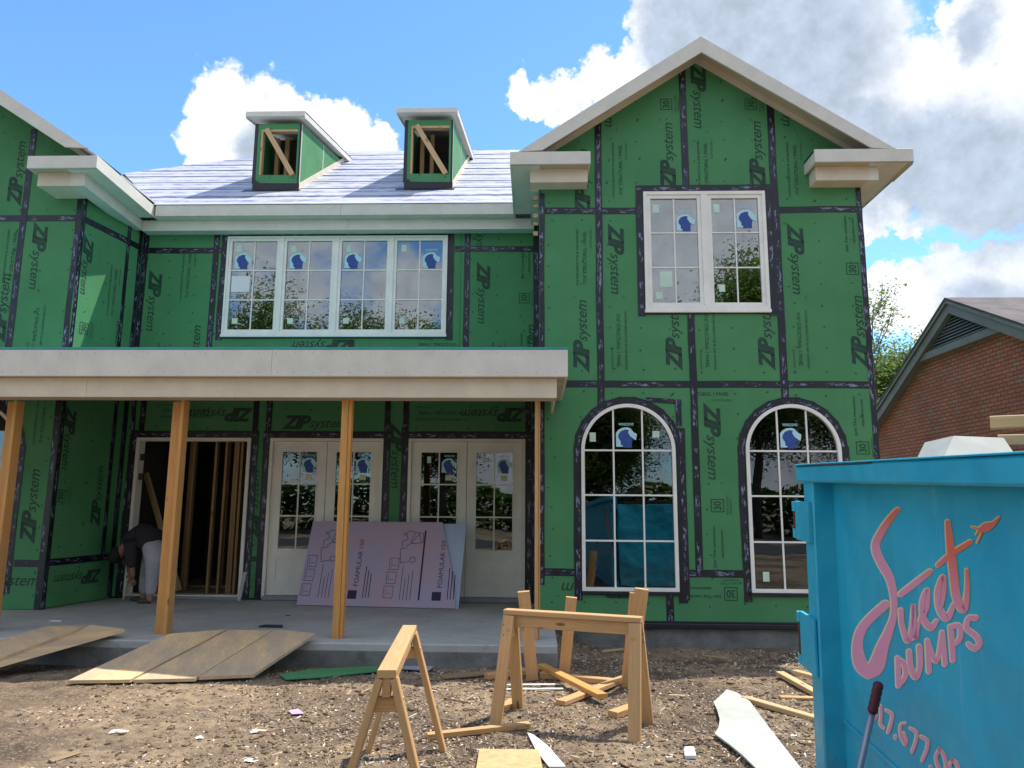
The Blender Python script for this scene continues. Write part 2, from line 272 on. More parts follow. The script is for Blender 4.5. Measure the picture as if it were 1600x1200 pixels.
# ------------------------------------------------------------------ builders
ORG = {}
def tag(o, label=None, cat=None, group=None, kind=None):
    if label: o['label'] = label
    if cat: o['category'] = cat
    if group: o['group'] = group
    if kind: o['kind'] = kind
    return o
def thing(name, label, cat, loc=(0, 0, 0), rot=None, group=None, world=True):
    o = bpy.data.objects.new(name, None); o.empty_display_size = .2; C.objects.link(o); o.location = loc
    if rot is not None: o.rotation_euler = rot
    ORG[o] = Vector(loc) if world else Vector((0, 0, 0))
    return tag(o, label, cat, group)
class MB:
    def __init__(s): s.v = []; s.f = []; s.uv = []; s.m = []; s.mi = 0
    def face(s, pts, uv=None):
        b = len(s.v); pts = [Vector(p) for p in pts]; s.v += pts; s.f.append(list(range(b, b + len(pts)))); s.m.append(s.mi)
        if uv is None:
            e = pts[1] - pts[0]; n = Vector((0, 0, 0))
            for i in range(len(pts)): n += pts[i].cross(pts[(i + 1) % len(pts)])
            e.normalize(); n = n.normalized() if n.length > 1e-12 else Vector((0, 0, 1)); q = n.cross(e)
            uv = [((p - pts[0]).dot(e), (p - pts[0]).dot(q)) for p in pts]
        s.uv += list(uv)
    def bar(s, p, q, w, t, up=(0, 0, 1), ch=.004):
        p = Vector(p); q = Vector(q); d = (q - p); ln = d.length; d.normalize(); up = Vector(up)
        a = up.cross(d)
        if a.length < 1e-4: a = Vector((1, 0, 0)).cross(d)
        a.normalize(); b = d.cross(a); w /= 2; t /= 2
        pr = [(-w + ch, -t), (w - ch, -t), (w, -t + ch), (w, t - ch), (w - ch, t), (-w + ch, t), (-w, t - ch), (-w, -t + ch)] if ch else [(-w, -t), (w, -t), (w, t), (-w, t)]
        A = [p + a * x + b * y for x, y in pr]; B = [q + a * x + b * y for x, y in pr]; k = len(pr); vv = 0
        for i in range(k):
            j = (i + 1) % k; wd = (A[j] - A[i]).length
            s.face([A[i], B[i], B[j], A[j]][::-1] if False else [A[j], A[i], B[i], B[j]][::-1], [(0, vv), (0, vv + wd), (ln, vv + wd), (ln, vv)][::-1] if False else [(ln, vv + wd), (ln, vv), (0, vv), (0, vv + wd)]); vv += wd
        s.face(A[::-1], [(x * .3, y) for x, y in pr][::-1]); s.face(B, [(x * .3, y) for x, y in pr])
    def box(s, x0, x1, y0, y1, z0, z1, ch=0):
        d = (x1 - x0, y1 - y0, z1 - z0); k = d.index(max(d)); cx, cy, cz = (x0 + x1) / 2, (y0 + y1) / 2, (z0 + z1) / 2
        if k == 0: s.bar((x0, cy, cz), (x1, cy, cz), d[1], d[2], (0, 0, 1), ch)
        elif k == 1: s.bar((cx, y0, cz), (cx, y1, cz), d[0], d[2], (0, 0, 1), ch)
        else: s.bar((cx, cy, z0), (cx, cy, z1), d[0], d[1], (0, 1, 0), ch)
    def prism(s, poly, ext):
        ext = Vector(ext); A = [Vector(p) for p in poly]; B = [p + ext for p in A]; k = len(A)
        s.face(A[::-1]); s.face(B)
        for i in range(k): j = (i + 1) % k; s.face([A[i], A[j], B[j], B[i]])
    def tube(s, pts, r, seg=10):
        pts = [Vector(p) for p in pts]; rs = r if isinstance(r, (list, tuple)) else [r] * len(pts); rings = []
        for i, p in enumerate(pts):
            d = (pts[min(i + 1, len(pts) - 1)] - pts[max(i - 1, 0)]).normalized(); a = d.cross(Vector((0, 0, 1)))
            if a.length < .05: a = d.cross(Vector((1, 0, 0)))
            a.normalize(); b = d.cross(a); rings.append([p + (a * math.cos(t) + b * math.sin(t)) * rs[i] for t in [2 * math.pi * k / seg for k in range(seg)]])
        for i in range(len(rings) - 1):
            for k in range(seg): j = (k + 1) % seg; s.face([rings[i][k], rings[i][j], rings[i + 1][j], rings[i + 1][k]])
        s.face(rings[0][::-1]); s.face(rings[-1])
    def build(s, name, mat, parent=None, world=True, smooth=False, merge=False):
        off = ORG.get(parent, Vector((0, 0, 0))) if (parent is not None and world) else Vector((0, 0, 0))
        me = bpy.data.meshes.new(name); me.from_pydata([tuple(v - off) for v in s.v], [], s.f)
        mats = mat if isinstance(mat, (list, tuple)) else [mat]
        for x in mats: me.materials.append(M[x])
        ul = me.uv_layers.new(name='UVMap'); 
        for i, x in enumerate(s.uv): ul.data[i].uv = x
        if len(mats) > 1: me.polygons.foreach_set('material_index', s.m)
        bm = bmesh.new(); bm.from_mesh(me)
        if merge or smooth: bmesh.ops.remove_doubles(bm, verts=bm.verts, dist=1e-5)
        if smooth: bmesh.ops.recalc_face_normals(bm, faces=bm.faces)
        bm.to_mesh(me); bm.free()
        if smooth: me.polygons.foreach_set('use_smooth', [True] * len(me.polygons))
        o = bpy.data.objects.new(name, me); C.objects.link(o)
        if parent is not None: o.parent = parent; ORG[o] = ORG.get(parent, Vector((0, 0, 0)))
        return o
def one(name, mat, parent, fn, *a, **k):
    b = MB(); getattr(b, fn)(*a, **k); return b.build(name, mat, parent)
def clip(poly, a, b, c):       # keep a*x+b*y<=c
    out = []
    for i in range(len(poly)):
        p, q = poly[i], poly[(i + 1) % len(poly)]; fp = a * p[0] + b * p[1] - c; fq = a * q[0] + b * q[1] - c
        if fp <= 0: out.append(p)
        if (fp < 0 < fq) or (fq < 0 < fp): t = fp / (fp - fq); out.append((p[0] + (q[0] - p[0]) * t, p[1] + (q[1] - p[1]) * t))
    return out
class Wall:
    def __init__(s, o, d):
        s.o = Vector(o); s.d = Vector(d).normalized(); s.n = Vector((s.d.y, -s.d.x, 0))       # n points out of the wall, towards the street
    def p(s, a, z, off=0): return s.o + s.d * a + Vector((0, 0, z)) + s.n * off
    def pix(s, px, py, off=0):
        h = hit(px, py, s.o + s.n * off, s.n) - s.o - s.n * off; return h.dot(s.d), h.z
    def mat(s, a, z, off, ang=0):
        m = Matrix((( s.d.x, 0, s.n.x, 0), (s.d.y, 0, s.n.y, 0), (0, 1, 0, 0), (0, 0, 0, 1)))
        return Matrix.Translation(s.p(a, z, off)) @ m @ Matrix.Rotation(math.radians(ang), 4, 'Z')
G = Wall((0, 9.8, 0), (1, 0, 0)); MW = Wall((0, 11.3, 0), (1, 0, 0)); LW = Wall((0, 10.0, 0), (1, 0, 0)); SW = Wall((-6.58, 10.0, 0), (.22, 1.3, 0))
# ------------------------------------------------------------------ fonts
DG = None
def text_mesh(name, txt, size, mat, shear=0, offset=0, space=1, align='CENTER'):
    cu = bpy.data.curves.new(name, 'FONT'); cu.body = txt; cu.size = size; cu.shear = shear; cu.offset = offset; cu.space_character = space; cu.align_x = align; cu.align_y = 'CENTER'; cu.resolution_u = 3
    o = bpy.data.objects.new(name, cu); C.objects.link(o); bpy.context.view_layer.update()
    me = bpy.data.meshes.new_from_object(o.evaluated_get(bpy.context.evaluated_depsgraph_get())); bpy.data.objects.remove(o)
    me.materials.clear(); me.materials.append(M[mat]); me.name = name; return me
def join_meshes(name, lst, mat):
    vs, fs = [], []
    for me, mx in lst:
        b = len(vs); vs += [mx @ v.co for v in me.vertices]; fs += [[b + i for i in p.vertices] for p in me.polygons]
    m_ = bpy.data.meshes.new(name); m_.from_pydata([tuple(v) for v in vs], [], fs); m_.materials.append(M[mat]); return m_
T3 = lambda x, y, z=0: Matrix.Translation((x, y, z))
def fit(me, w, h, cx, cy):       # bring a text mesh to width w, height h, centred
    xs = [v.co.x for v in me.vertices]; ys = [v.co.y for v in me.vertices]; x0, x1, y0, y1 = min(xs), max(xs), min(ys), max(ys)
    sx = w / (x1 - x0); sy = (h / (y1 - y0)) if h else sx
    return Matrix.Translation((cx, cy, 0)) @ Matrix.Diagonal((sx, sy, 1, 1)) @ Matrix.Translation((-(x0 + x1) / 2, -(y0 + y1) / 2, 0))
zipm = text_mesh('zip', 'ZIP', 1, 'lettering', .30, .045, .92); sysm = text_mesh('sys', 'system', 1, 'lettering', .30, .004, .98)
reg = text_mesh('reg', '°', 1, 'lettering')
LOGO = join_meshes('lettering', [(zipm, fit(zipm, .46, .215, -.29, 0)), (sysm, fit(sysm, .58, .165, .205, -.045)), (reg, fit(reg, .025, .025, .54, .09))], 'lettering')
s1 = text_mesh('a', '7/16" STRUCTURAL 1 PANEL', 1, 'small_lettering', 0, .02); s2 = text_mesh('b', 'WATER-RESISTIVE & AIR BARRIER', 1, 'small_lettering', 0, .01); s3 = text_mesh('c', 'EXPOSURE 1', 1, 'small_lettering')
SMALL = join_meshes('small_print', [(s1, fit(s1, .78, .055, 0, -.05)), (s2, fit(s2, .86, .035, 0, .055)), (s3, fit(s3, .3, .03, .3, -.14))], 'small_lettering')
w1 = text_mesh('d', '30', 1, 'small_lettering', 0, .03); w2 = text_mesh('e', 'YEAR SYSTEM', 1, 'small_lettering'); w3 = text_mesh('f', 'WARRANTY', 1, 'small_lettering')
bb = MB()
for (a, b, c, d) in ((-.1, .1, .085, .1), (-.1, .1, -.1, -.085), (-.1, -.085, -.085, .085), (.085, .1, -.085, .085)): bb.face([(a, c, 0), (b, c, 0), (b, d, 0), (a, d, 0)])
o = bb.build('q', 'small_lettering'); fr = o.data; bpy.data.objects.remove(o)
WARR = join_meshes('warranty_mark', [(w1, fit(w1, .13, .12, 0, 0)), (fr, T3(0, 0)), (w2, fit(w2, .3, .035, .0, -.15)), (w3, fit(w3, .26, .035, .0, -.2))], 'small_lettering')
j1 = text_mesh('g', 'Join The revolution', 1, 'small_lettering', 0, .02); j2 = text_mesh('h', 'zipsystem.com', 1, 'small_lettering', 0, .02)
JOIN = join_meshes('slogan', [(j1, fit(j1, .52, .05, 0, .05)), (j2, fit(j2, .36, .045, .04, -.05))], 'small_lettering')
WIN1 = text_mesh('i', 'WINDOWS', 1, 'sticker_mane', 0, .01)
# horse-head window decal: pale mane arc with a blue head
bb = MB()
nrm = lambda P: [((x - 530) / 170, (700 - y) / 170) for x, y in P]
HM = nrm([(355, 860), (355, 620), (400, 565), (470, 530), (560, 525), (620, 550), (600, 575), (520, 560), (440, 590), (400, 640), (390, 700), (430, 760), (440, 830), (470, 835), (465, 860)])
HN = nrm([(570, 580), (620, 560), (660, 610), (715, 635), (705, 700), (695, 745), (650, 720), (600, 680), (565, 620)])
HB = nrm([(432, 590), (520, 552), (575, 585), (570, 630), (600, 690), (640, 730), (625, 780), (625, 875), (470, 875), (460, 830), (436, 820), (424, 755), (388, 695), (396, 640)])
def poly_mesh(name, pts, mat, z=0):
    bm = bmesh.new(); vs = [bm.verts.new((x, y, z)) for x, y in pts]; f = bm.faces.new(vs); bmesh.ops.triangulate(bm, faces=[f]); bm.normal_update()
    me = bpy.data.meshes.new(name); bm.to_mesh(me); bm.free(); me.materials.append(M[mat]); return me
MANE = poly_mesh('decal_mane', HM, 'sticker_mane', .015); NOSE = poly_mesh('decal_nose', HN, 'sticker_mane', .015); HEAD = poly_mesh('decal_head', HB, 'sticker_blue', .0)
def stamp(me, name, parent, wall, a, z, off, ang, scale=1.0):
    o = bpy.data.objects.new(name, me); C.objects.link(o); o.parent = parent
    mx = wall.mat(a, z, off, ang) @ Matrix.Diagonal((scale, scale, scale, 1)); o.matrix_basis = Matrix.Translation(-ORG[parent]) @ mx; return o
# ------------------------------------------------------------------ ground
def sm(a, b, x): t = max(0, min(1, (x - a) / (b - a))); return t * t * (3 - 2 * t)
def gz(x, y):
    z = -.16 * sm(7.6, 9.4, y) * sm(.2, .9, x) - .05 * sm(7.2, 7.8, y) * sm(0, -1, x)
    if -12 < x < 12 and -3 < y < 14: z += .028 * noise.noise((x * .9, y * .9, 0)) + .018 * noise.noise((x * 3.1, y * 3.1, 3)) + .011 * noise.noise((x * 9, y * 9, 7)) + .008 * noise.noise((x * 24, y * 24, 7))
    return z
def axis(lo, hi, fine, seq): 
    a = list(seq[0]); x = lo
    while x < hi: a.append(x); x += fine
    return a + list(seq[1])
xs = axis(-6.2, 3.6, .035, ([-900, -200, -60, -25, -14, -10, -8, -7, -6.5], [3.7, 4.2, 5, 6, 7.5, 10, 14, 25, 60, 200, 900]))
ys = axis(4.3, 10.0, .03, ([-900, -200, -60, -25, -12, -6, -2, 0, 1.5, 2.5, 3.2, 3.8, 4.1], [10.2, 11, 13, 16, 22, 35, 60, 120, 300, 900]))
vs = [(x, y, gz(x, y) - (.0 if abs(x) < 30 else 0)) for y in ys for x in xs]; nx = len(xs)
fs = [(j * nx + i, j * nx + i + 1, (j + 1) * nx + i + 1, (j + 1) * nx + i) for j in range(len(ys) - 1) for i in range(nx - 1)]
me = bpy.data.meshes.new('ground'); me.from_pydata(vs, [], fs); me.materials.append(M['dirt']); me.polygons.foreach_set('use_smooth', [True] * len(fs))
gr = bpy.data.objects.new('ground', me); C.objects.link(gr); gr['kind'] = 'structure'
def ground_at(px, py, lift=0):
    z = 0
    for _ in range(4): p = atZ(px, py, z); z = gz(p.x, p.y)
    p.z += lift; return p
b = MB(); b.box(-60, 60, -14, -7, -.2, .012); st = b.build('street', 'asphalt'); st['kind'] = 'structure'
# wood chips and rubble
b = MB()
for i in range(26000):
    r = random.random(); y = 4.4 + 5.3 * random.random() ** 1.25; x = random.uniform(-.62 * y - .3, .33 * y + .2)
    if y > 7.85 and x < .25: continue
    if y > 9.7: continue
    z = gz(x, y); a = random.uniform(0, math.pi); big = random.random() < .03; splin = random.random() < .012
    if noise.noise((x * .8, y * .8, 11)) + .25 * (x > -1.5) - .22 * (x < -2) < random.uniform(-.5, .3): continue
    s_ = random.uniform(.0025, .0065) * (2.6 if big else 1); l = s_ * random.uniform(.9, 3.2) if not splin else random.uniform(.03, .10); t = random.uniform(.002, .008)
    dx, dy = math.cos(a) * l, math.sin(a) * l; ex, ey = -math.sin(a) * s_, math.cos(a) * s_; tl = random.uniform(-.4, .4) * l; h = z + t
    P = [(x - dx - ex, y - dy - ey, h - tl), (x + dx - ex * .5, y + dy - ey * .5, h + tl), (x + dx + ex, y + dy + ey, h + tl + t * .5), (x - dx * .8 + ex, y - dy * .8 + ey, h - tl)]
    Q = [(p[0], p[1], p[2] - .015) for p in P]
    i0 = len(b.v); b.v += [Vector(p) for p in P + Q]
    for f in ((0, 1, 2, 3), (0, 4, 5, 1), (1, 5, 6, 2), (2, 6, 7, 3), (3, 7, 4, 0)): b.f.append([i0 + k for k in f]); b.uv += [(0, 0)] * 4; b.m.append(0)
ch = b.build('wood_chips', 'wood_chip'); tag(ch, 'small wood chips and rubble littering the bare dirt yard', 'wood chips', kind='stuff')
b = MB()
for i in range(900):
    y = 4.5 + 4.6 * random.random() ** 1.2; x = random.uniform(-.6 * y, .3 * y)
    if y > 7.8 and x < .3: continue
    r = random.uniform(.006, .026) * (1.4 if random.random() < .1 else 1); c = Vector((x, y, gz(x, y) + r * .25)); T_ = [c + Vector((random.uniform(-.25, .25) * r, random.uniform(-.25, .25) * r, r * random.uniform(.6, .9)))]; n_ = 6
    ring = [c + Vector((math.cos(k * 6.283 / n_) * r * random.uniform(.7, 1.25), math.sin(k * 6.283 / n_) * r * random.uniform(.7, 1.25), random.uniform(-.1, .35) * r)) for k in range(n_)]
    low = [p + Vector((0, 0, -r * .6)) for p in ring]
    for k in range(n_): j = (k + 1) % n_; b.face([T_[0], ring[k], ring[j]], [(0, 0)] * 3); b.face([ring[k], low[k], low[j], ring[j]], [(0, 0)] * 4)
cl_o = b.build('earth_clods', 'dirt'); tag(cl_o, 'lumps of dry earth scattered over the yard', 'earth clods', kind='stuff')
# ------------------------------------------------------------------ HOUSE
house = thing('unfinished_house', 'two-storey house under construction wrapped in green sheathing with black taped seams', 'house', (-1, 11.3, 0))
HP = house
# concrete
pt = thing('porch_slab', 'long low concrete porch slab below the house front', 'slab', (-3, 9.5, 0))
b = MB(); b.box(-14, .22, 7.93, 11.3, -.35, .19, .012); b.build('slab_top', 'concrete', pt)
b = MB(); b.box(-14.0, .225, 7.915, 7.93, -.3, .115, .0); b.build('slab_edge', 'rough_concrete', pt)
b = MB(); b.box(.225, 4.5, 9.84, 10.4, -.5, .10); b.build('foundation', 'rough_concrete', HP)
b = MB(); b.box(-11, -6.6, 10.05, 10.4, -.5, .19); b.build('foundation', 'rough_concrete', HP)
b = MB(); b.box(.1, 4.47, 9.76, 9.82, .085, .15, .01); b.box(.1, 4.47, 9.78, 9.82, .15, .175, .004); b.build('base_flashing', 'black_membrane', HP)
b = MB(); b.box(-11, -6.57, 9.985, 10.0, .165, .195); b.box(-6.35, -6.2, 11.26, 11.285, .192, .22); b.box(-4.42, -4.07, 11.27, 11.285, .192, .22); b.build('base_flashing', 'black_membrane', HP)
# cutters
def cutter(wall, poly):
    b = MB(); b.prism([wall.p(x, z, .08) for x, z in poly], wall.n * -.2); o = b.build('cutter', 'concrete', None, merge=True)
    bm = bmesh.new(); bm.from_mesh(o.data); bmesh.ops.recalc_face_normals(bm, faces=bm.faces); bm.to_mesh(o.data); bm.free(); return o
def rect(x0, x1, z0, z1): return [(x0, z0), (x1, z0), (x1, z1), (x0, z1)]
def archpoly(cx, r, z0, zs, n=28, e=0):
    return [(cx - r - e, z0 - e), (cx + r + e, z0 - e)] + [(cx + (r + e) * math.cos(math.pi * k / n), zs + (r + e) * math.sin(math.pi * k / n)) for k in range(n + 1)]
A1, A2, A3 = (1.205, .615, .535, 2.325), (3.345, .615, .535, 2.325), (-7.74, .615, .535, 2.325)
GW = (1.475, 3.14, 4.225, 5.905); MWN = (-4.97, -1.415, 4.235, 5.85)
D1, D2, D3 = (-6.17, -4.385, .2, 2.60), (-4.085, -2.335, .2, 2.60), (-1.945, -.165, .2, 2.60)
cut = {G: [(A1[0] - .7, A1[0] + .7, .5, 3, cutter(G, archpoly(*A1))), (A2[0] - .7, A2[0] + .7, .5, 3, cutter(G, archpoly(*A2))), (*GW, cutter(G, rect(*GW)))],
       MW: [(*MWN, cutter(MW, rect(*MWN)))] + [(*d, cutter(MW, rect(*d))) for d in (D1, D2, D3)], LW: [(A3[0] - .7, A3[0] + .7, .5, 3, cutter(LW, archpoly(*A3)))], SW: []}
def panel(wall, poly, label=None, th=.012):
    if len(poly) < 3: return None
    gp = .0018; cx = sum(p[0] for p in poly) / len(poly); cz = sum(p[1] for p in poly) / len(poly)
    x0, x1 = min(p[0] for p in poly), max(p[0] for p in poly); z0, z1 = min(p[1] for p in poly), max(p[1] for p in poly)
    if x1 - x0 < .02 or z1 - z0 < .02: return None
    q = [(x + (gp if x < cx else -gp), z + (gp if z < cz else -gp)) for x, z in poly]
    b = MB(); off = 0.0
    A = [wall.p(x, z, 0) for x, z in q]; B = [wall.p(x, z, -th) for x, z in q]; k = len(q)
    b.face(A, q); b.face(B[::-1], q[::-1])
    for i in range(k): j = (i + 1) % k; b.face([B[i], B[j], A[j], A[i]], [q[i], q[j], q[j], q[i]])
    o = b.build('sheathing_panel', 'green_sheathing', HP, merge=True)
    cs = [c for c in cut[wall] if c[0] < x1 and c[1] > x0 and c[2] < z1 and c[3] > z0]
    if cs:
        bm = bmesh.new(); bm.from_mesh(o.data); bmesh.ops.recalc_face_normals(bm, faces=bm.faces); bm.to_mesh(o.data); bm.free()
        par = o.parent; o.parent = None; o.location = ORG[HP]
        for c in cs: md = o.modifiers.new('b', 'BOOLEAN'); md.operation = 'DIFFERENCE'; md.solver = 'EXACT'; md.object = c[4]
        bpy.context.view_layer.update(); me = bpy.data.meshes.new_from_object(o.evaluated_get(bpy.context.evaluated_depsgraph_get()))
        o.modifiers.clear(); o.data = me; o.location = (0, 0, 0); o.parent = par
        if not me.polygons: bpy.data.objects.remove(o); return None
    return o
PK, PKX, SL = 8.0, 2.26, .667
def gclip(poly, cx): 
    poly = clip(poly, SL, 1, PK - .06 + SL * cx); return clip(poly, -SL, 1, PK - .06 - SL * cx)
pan = []
for z0, z1 in ((.76, 3.2), (3.2, 5.64), (5.64, 8.1)):
    for x0, x1 in ((.05, .862), (.862, 2.072), (2.072, 3.283), (3.283, 4.46)):
        p = panel(G, gclip(rect(x0, x1, z0, z1), PKX)); pan.append((G, x0, x1, z0, z1, p))
for x0, x1 in ((.05, 1.70), (1.70, 4.46)): pan.append((G, x0, x1, .13, .76, panel(G, rect(x0, x1, .13, .76))))
for x0, x1 in ((-6.36, -5.16), (-5.16, -3.86), (-3.86, -2.62), (-2.62, -1.2), (-1.2, .04)):
    for z0, z1 in ((3.25, 5.63), (5.63, 6.1)): pan.append((MW, x0, x1, z0, z1, panel(MW, rect(x0, x1, z0, z1))))
for x0, x1, z0, z1 in ((-6.36, -6.17, .2, 3.25), (-4.385, -4.085, .78, 3.25), (-4.385, -4.085, .2, .78), (-2.335, -1.945, .2, 3.25), (-.165, .04, .2, 3.25), (-6.17, -4.385, 2.6, 3.25), (-4.085, -2.335, 2.6, 3.25), (-1.945, -.165, 2.6, 3.25)):
    pan.append((MW, x0, x1, z0, z1, panel(MW, rect(x0, x1, z0, z1))))
for z0, z1 in ((.17, .78), (.78, 3.22), (3.22, 5.66), (5.66, 8.1)):
    for x0, x1 in ((-11.0, -9.86), (-9.86, -8.64), (-8.64, -7.43), (-7.43, -6.58)): pan.append((LW, x0, x1, z0, z1, panel(LW, gclip(rect(x0, x1, z0, z1), -8.55))))
for s0, s1, z0, z1 in ((0, .98, 3.22, 5.66), (.98, 1.31, 3.22, 5.66), (0, .98, 5.66, 6.2), (.98, 1.31, 5.66, 6.2), (0, 1.05, .8, 3.22), (1.05, 1.31, .2, 3.22), (0, 1.05, .2, .8)): pan.append((SW, s0, s1, z0, z1, panel(SW, rect(s0, s1, z0, z1))))
for cl_ in cut.values():
    for c_ in cl_: bpy.data.objects.remove(c_[4])
def panel_at(wall, a, z):
    for (w_, x0, x1, z0, z1, o) in pan:
        if w_ is wall and x0 <= a <= x1 and z0 <= z <= z1 and o is not None: return o
    return HP
# seam tapes
def tape(wall, a0, z0, a1, z1, w=.095, lay=0, ext=0):
    p = Vector((a0, z0)); q = Vector((a1, z1)); d = (q - p); ln = d.length; d.normalize(); nn = Vector((-d.y, d.x)); n = max(2, int(ln / .12)); b = MB(); off = .0035 + .0022 * lay
    sd = random.uniform(0, 100); row = []
    for i in range(n + 1):
        t = i / n; c = p + d * ln * t; wob = .010 * noise.noise((sd, t * ln * 1.1, 0)); e1 = w / 2 + .004 * noise.noise((sd + 5, t * ln * 6, 0)); e2 = w / 2 + .004 * noise.noise((sd + 9, t * ln * 6, 0))
        A = c + nn * (e1 + wob); B = c + nn * (-e2 + wob); row.append((A, B, t * ln))
    for i in range(n):
        (A, B, u), (A2_, B2_, u2) = row[i], row[i + 1]; o1 = off + .0012 * noise.noise((sd, u * 5, 2)); o2 = off + .0012 * noise.noise((sd, u2 * 5, 2))
        b.face([wall.p(A.x, A.y, o1), wall.p(B.x, B.y, o1), wall.p(B2_.x, B2_.y, o2), wall.p(A2_.x, A2_.y, o2)], [(u, w), (u, 0), (u2, 0), (u2, w)])
        for P, Q in ((A, A2_), (B, B2_)): b.face([wall.p(P.x, P.y, 0), wall.p(Q.x, Q.y, 0), wall.p(Q.x, Q.y, o2), wall.p(P.x, P.y, o1)])
    return b.build('seam_tape', 'seam_tape', HP)
for y, a, c in ((5.64, .05, 1.44), (5.64, 3.17, 4.46), (3.205, .3, 4.46), (.76, .06, .55), (.76, 1.86, 2.68)): tape(G, a, y, c, y, lay=0)
tape(G, .862, 2.87, .862, 7.0, lay=1); tape(G, 2.072, 5.97, 2.068, 7.76, lay=1); tape(G, 2.085, .72, 2.085, 4.2, lay=1); tape(G, 3.283, 2.94, 3.283, 7.2, lay=1, w=.10); tape(G, 1.70, .13, 1.70, .5, lay=1)
tape(G, .075, .6, .075, 5.9, lay=1, w=.07); tape(G, 4.42, .13, 4.42, 5.95, lay=1, w=.07); tape(G, .05, 3.36, .30, 3.36, lay=2, w=.07)
def around(wall, x0, x1, z0, z1, w=.1, bottom=True):
    tape(wall, x0 - w / 2, z0 - w * .9, x0 - w / 2, z1 + w, w, 2); tape(wall, x1 + w / 2, z0 - w * .9, x1 + w / 2, z1 + w * .9, w, 2); tape(wall, x0 - w, z1 + w / 2, x1 + w, z1 + w / 2, w, 3)
    if bottom: tape(wall, x0 - w * .8, z0 - w * .35, x1 + w * .8, z0 - w * .35, w * .6, 1)
around(G, *GW); around(MW, *MWN, w=.1)
for d in (D1, D2, D3): around(MW, d[0], d[1], .3, d[3], .11, False)
def arch_tape(wall, cx, r, z0, zs, flip=1):
    b = MB(); n = 11; w = .105
    for k in range(n):
        t0, t1 = math.pi * k / n - .03, math.pi * (k + 1) / n + .03; o = .0075 + .0016 * (k % 2)
        P = [(cx + (r + e) * math.cos(t), zs + (r + e) * math.sin(t)) for t, e in ((t0, -.01), (t0, w), (t1, w), (t1, -.01))]
        L_ = (r + w) * (t1 - t0); b.face([wall.p(x, z, o) for x, z in P], [(k * .34, 0), (k * .34, w), (k * .34 + L_, w), (k * .34 + L_, 0)])
    b.build('arch_tape', 'seam_tape', HP)
    tape(wall, cx - r - .05, z0 - .12, cx - r - .05, zs + .06, .10, 2); tape(wall, cx + r + .05, z0 - .14, cx + r + .05, zs + .06, .11, 2); tape(wall, cx - r, z0 - .025, cx + r, z0 - .025, .05, 1)
arch_tape(G, *A1); arch_tape(G, *A2); arch_tape(LW, *A3)
tape(G, 1.90, .43, 1.90, 2.62, .10, 4); tape(G, 1.45, 3.0, 1.92, 2.97, .06, 4); tape(G, 1.88, 2.65, 1.88, 3.0, .07, 5)
for z in (5.63,): tape(MW, -6.36, z, -5.07, z); tape(MW, -1.3, z, .03, z)
tape(MW, -5.16, 3.3, -5.16, 5.95, lay=1); tape(MW, -1.1, 3.3, -1.1, 5.95, lay=1); tape(MW, -2.9, 3.3, -2.9, 4.15, lay=0); tape(MW, -6.32, 3.3, -6.32, 5.95, lay=1); tape(MW, 0.0, 3.3, 0.0, 5.9, lay=1)
tape(MW, -4.385, .78, -4.085, .78, .07, 0); tape(MW, -6.3, 3.24, 0.0, 3.24, .09, 3)
for x in (-6.12, -4.335, -4.135, -2.285, -2.0, -.12): tape(MW, x, 2.65, x, 3.25, .085, 2)
tape(MW, -.02, .2, -.02, 3.2, .08, 1); tape(MW, -6.27, .2, -6.27, 3.2, .07, 0)
for z, a, c in ((5.66, -11, -6.6), (3.22, -11, -6.6), (.79, -7.0, -6.6)): tape(LW, a, z, c, z)
for x, z0, z1 in ((-7.43, 2.9, 7.05), (-8.64, 3.1, 7.8)): tape(LW, x, z0, x, z1, lay=1)
tape(LW, -6.62, .17, -6.62, 6.0, lay=1, w=.08); tape(LW, -6.86, 3.42, -6.6, 3.42, lay=2)
tape(SW, .045, .19, .045, 6.1, lay=1, w=.07); tape(SW, .98, 3.3, .98, 6.05, lay=1, w=.07); tape(SW, 1.26, .2, 1.26, 3.2, lay=1, w=.08); tape(SW, 1.25, 3.3, 1.25, 6.1, lay=1, w=.08)
tape(SW, .05, 5.66, 1.3, 5.66); tape(SW, .05, .8, 1.28, .8); tape(SW, 1.05, .8, 1.05, 3.2, lay=1, w=.07)
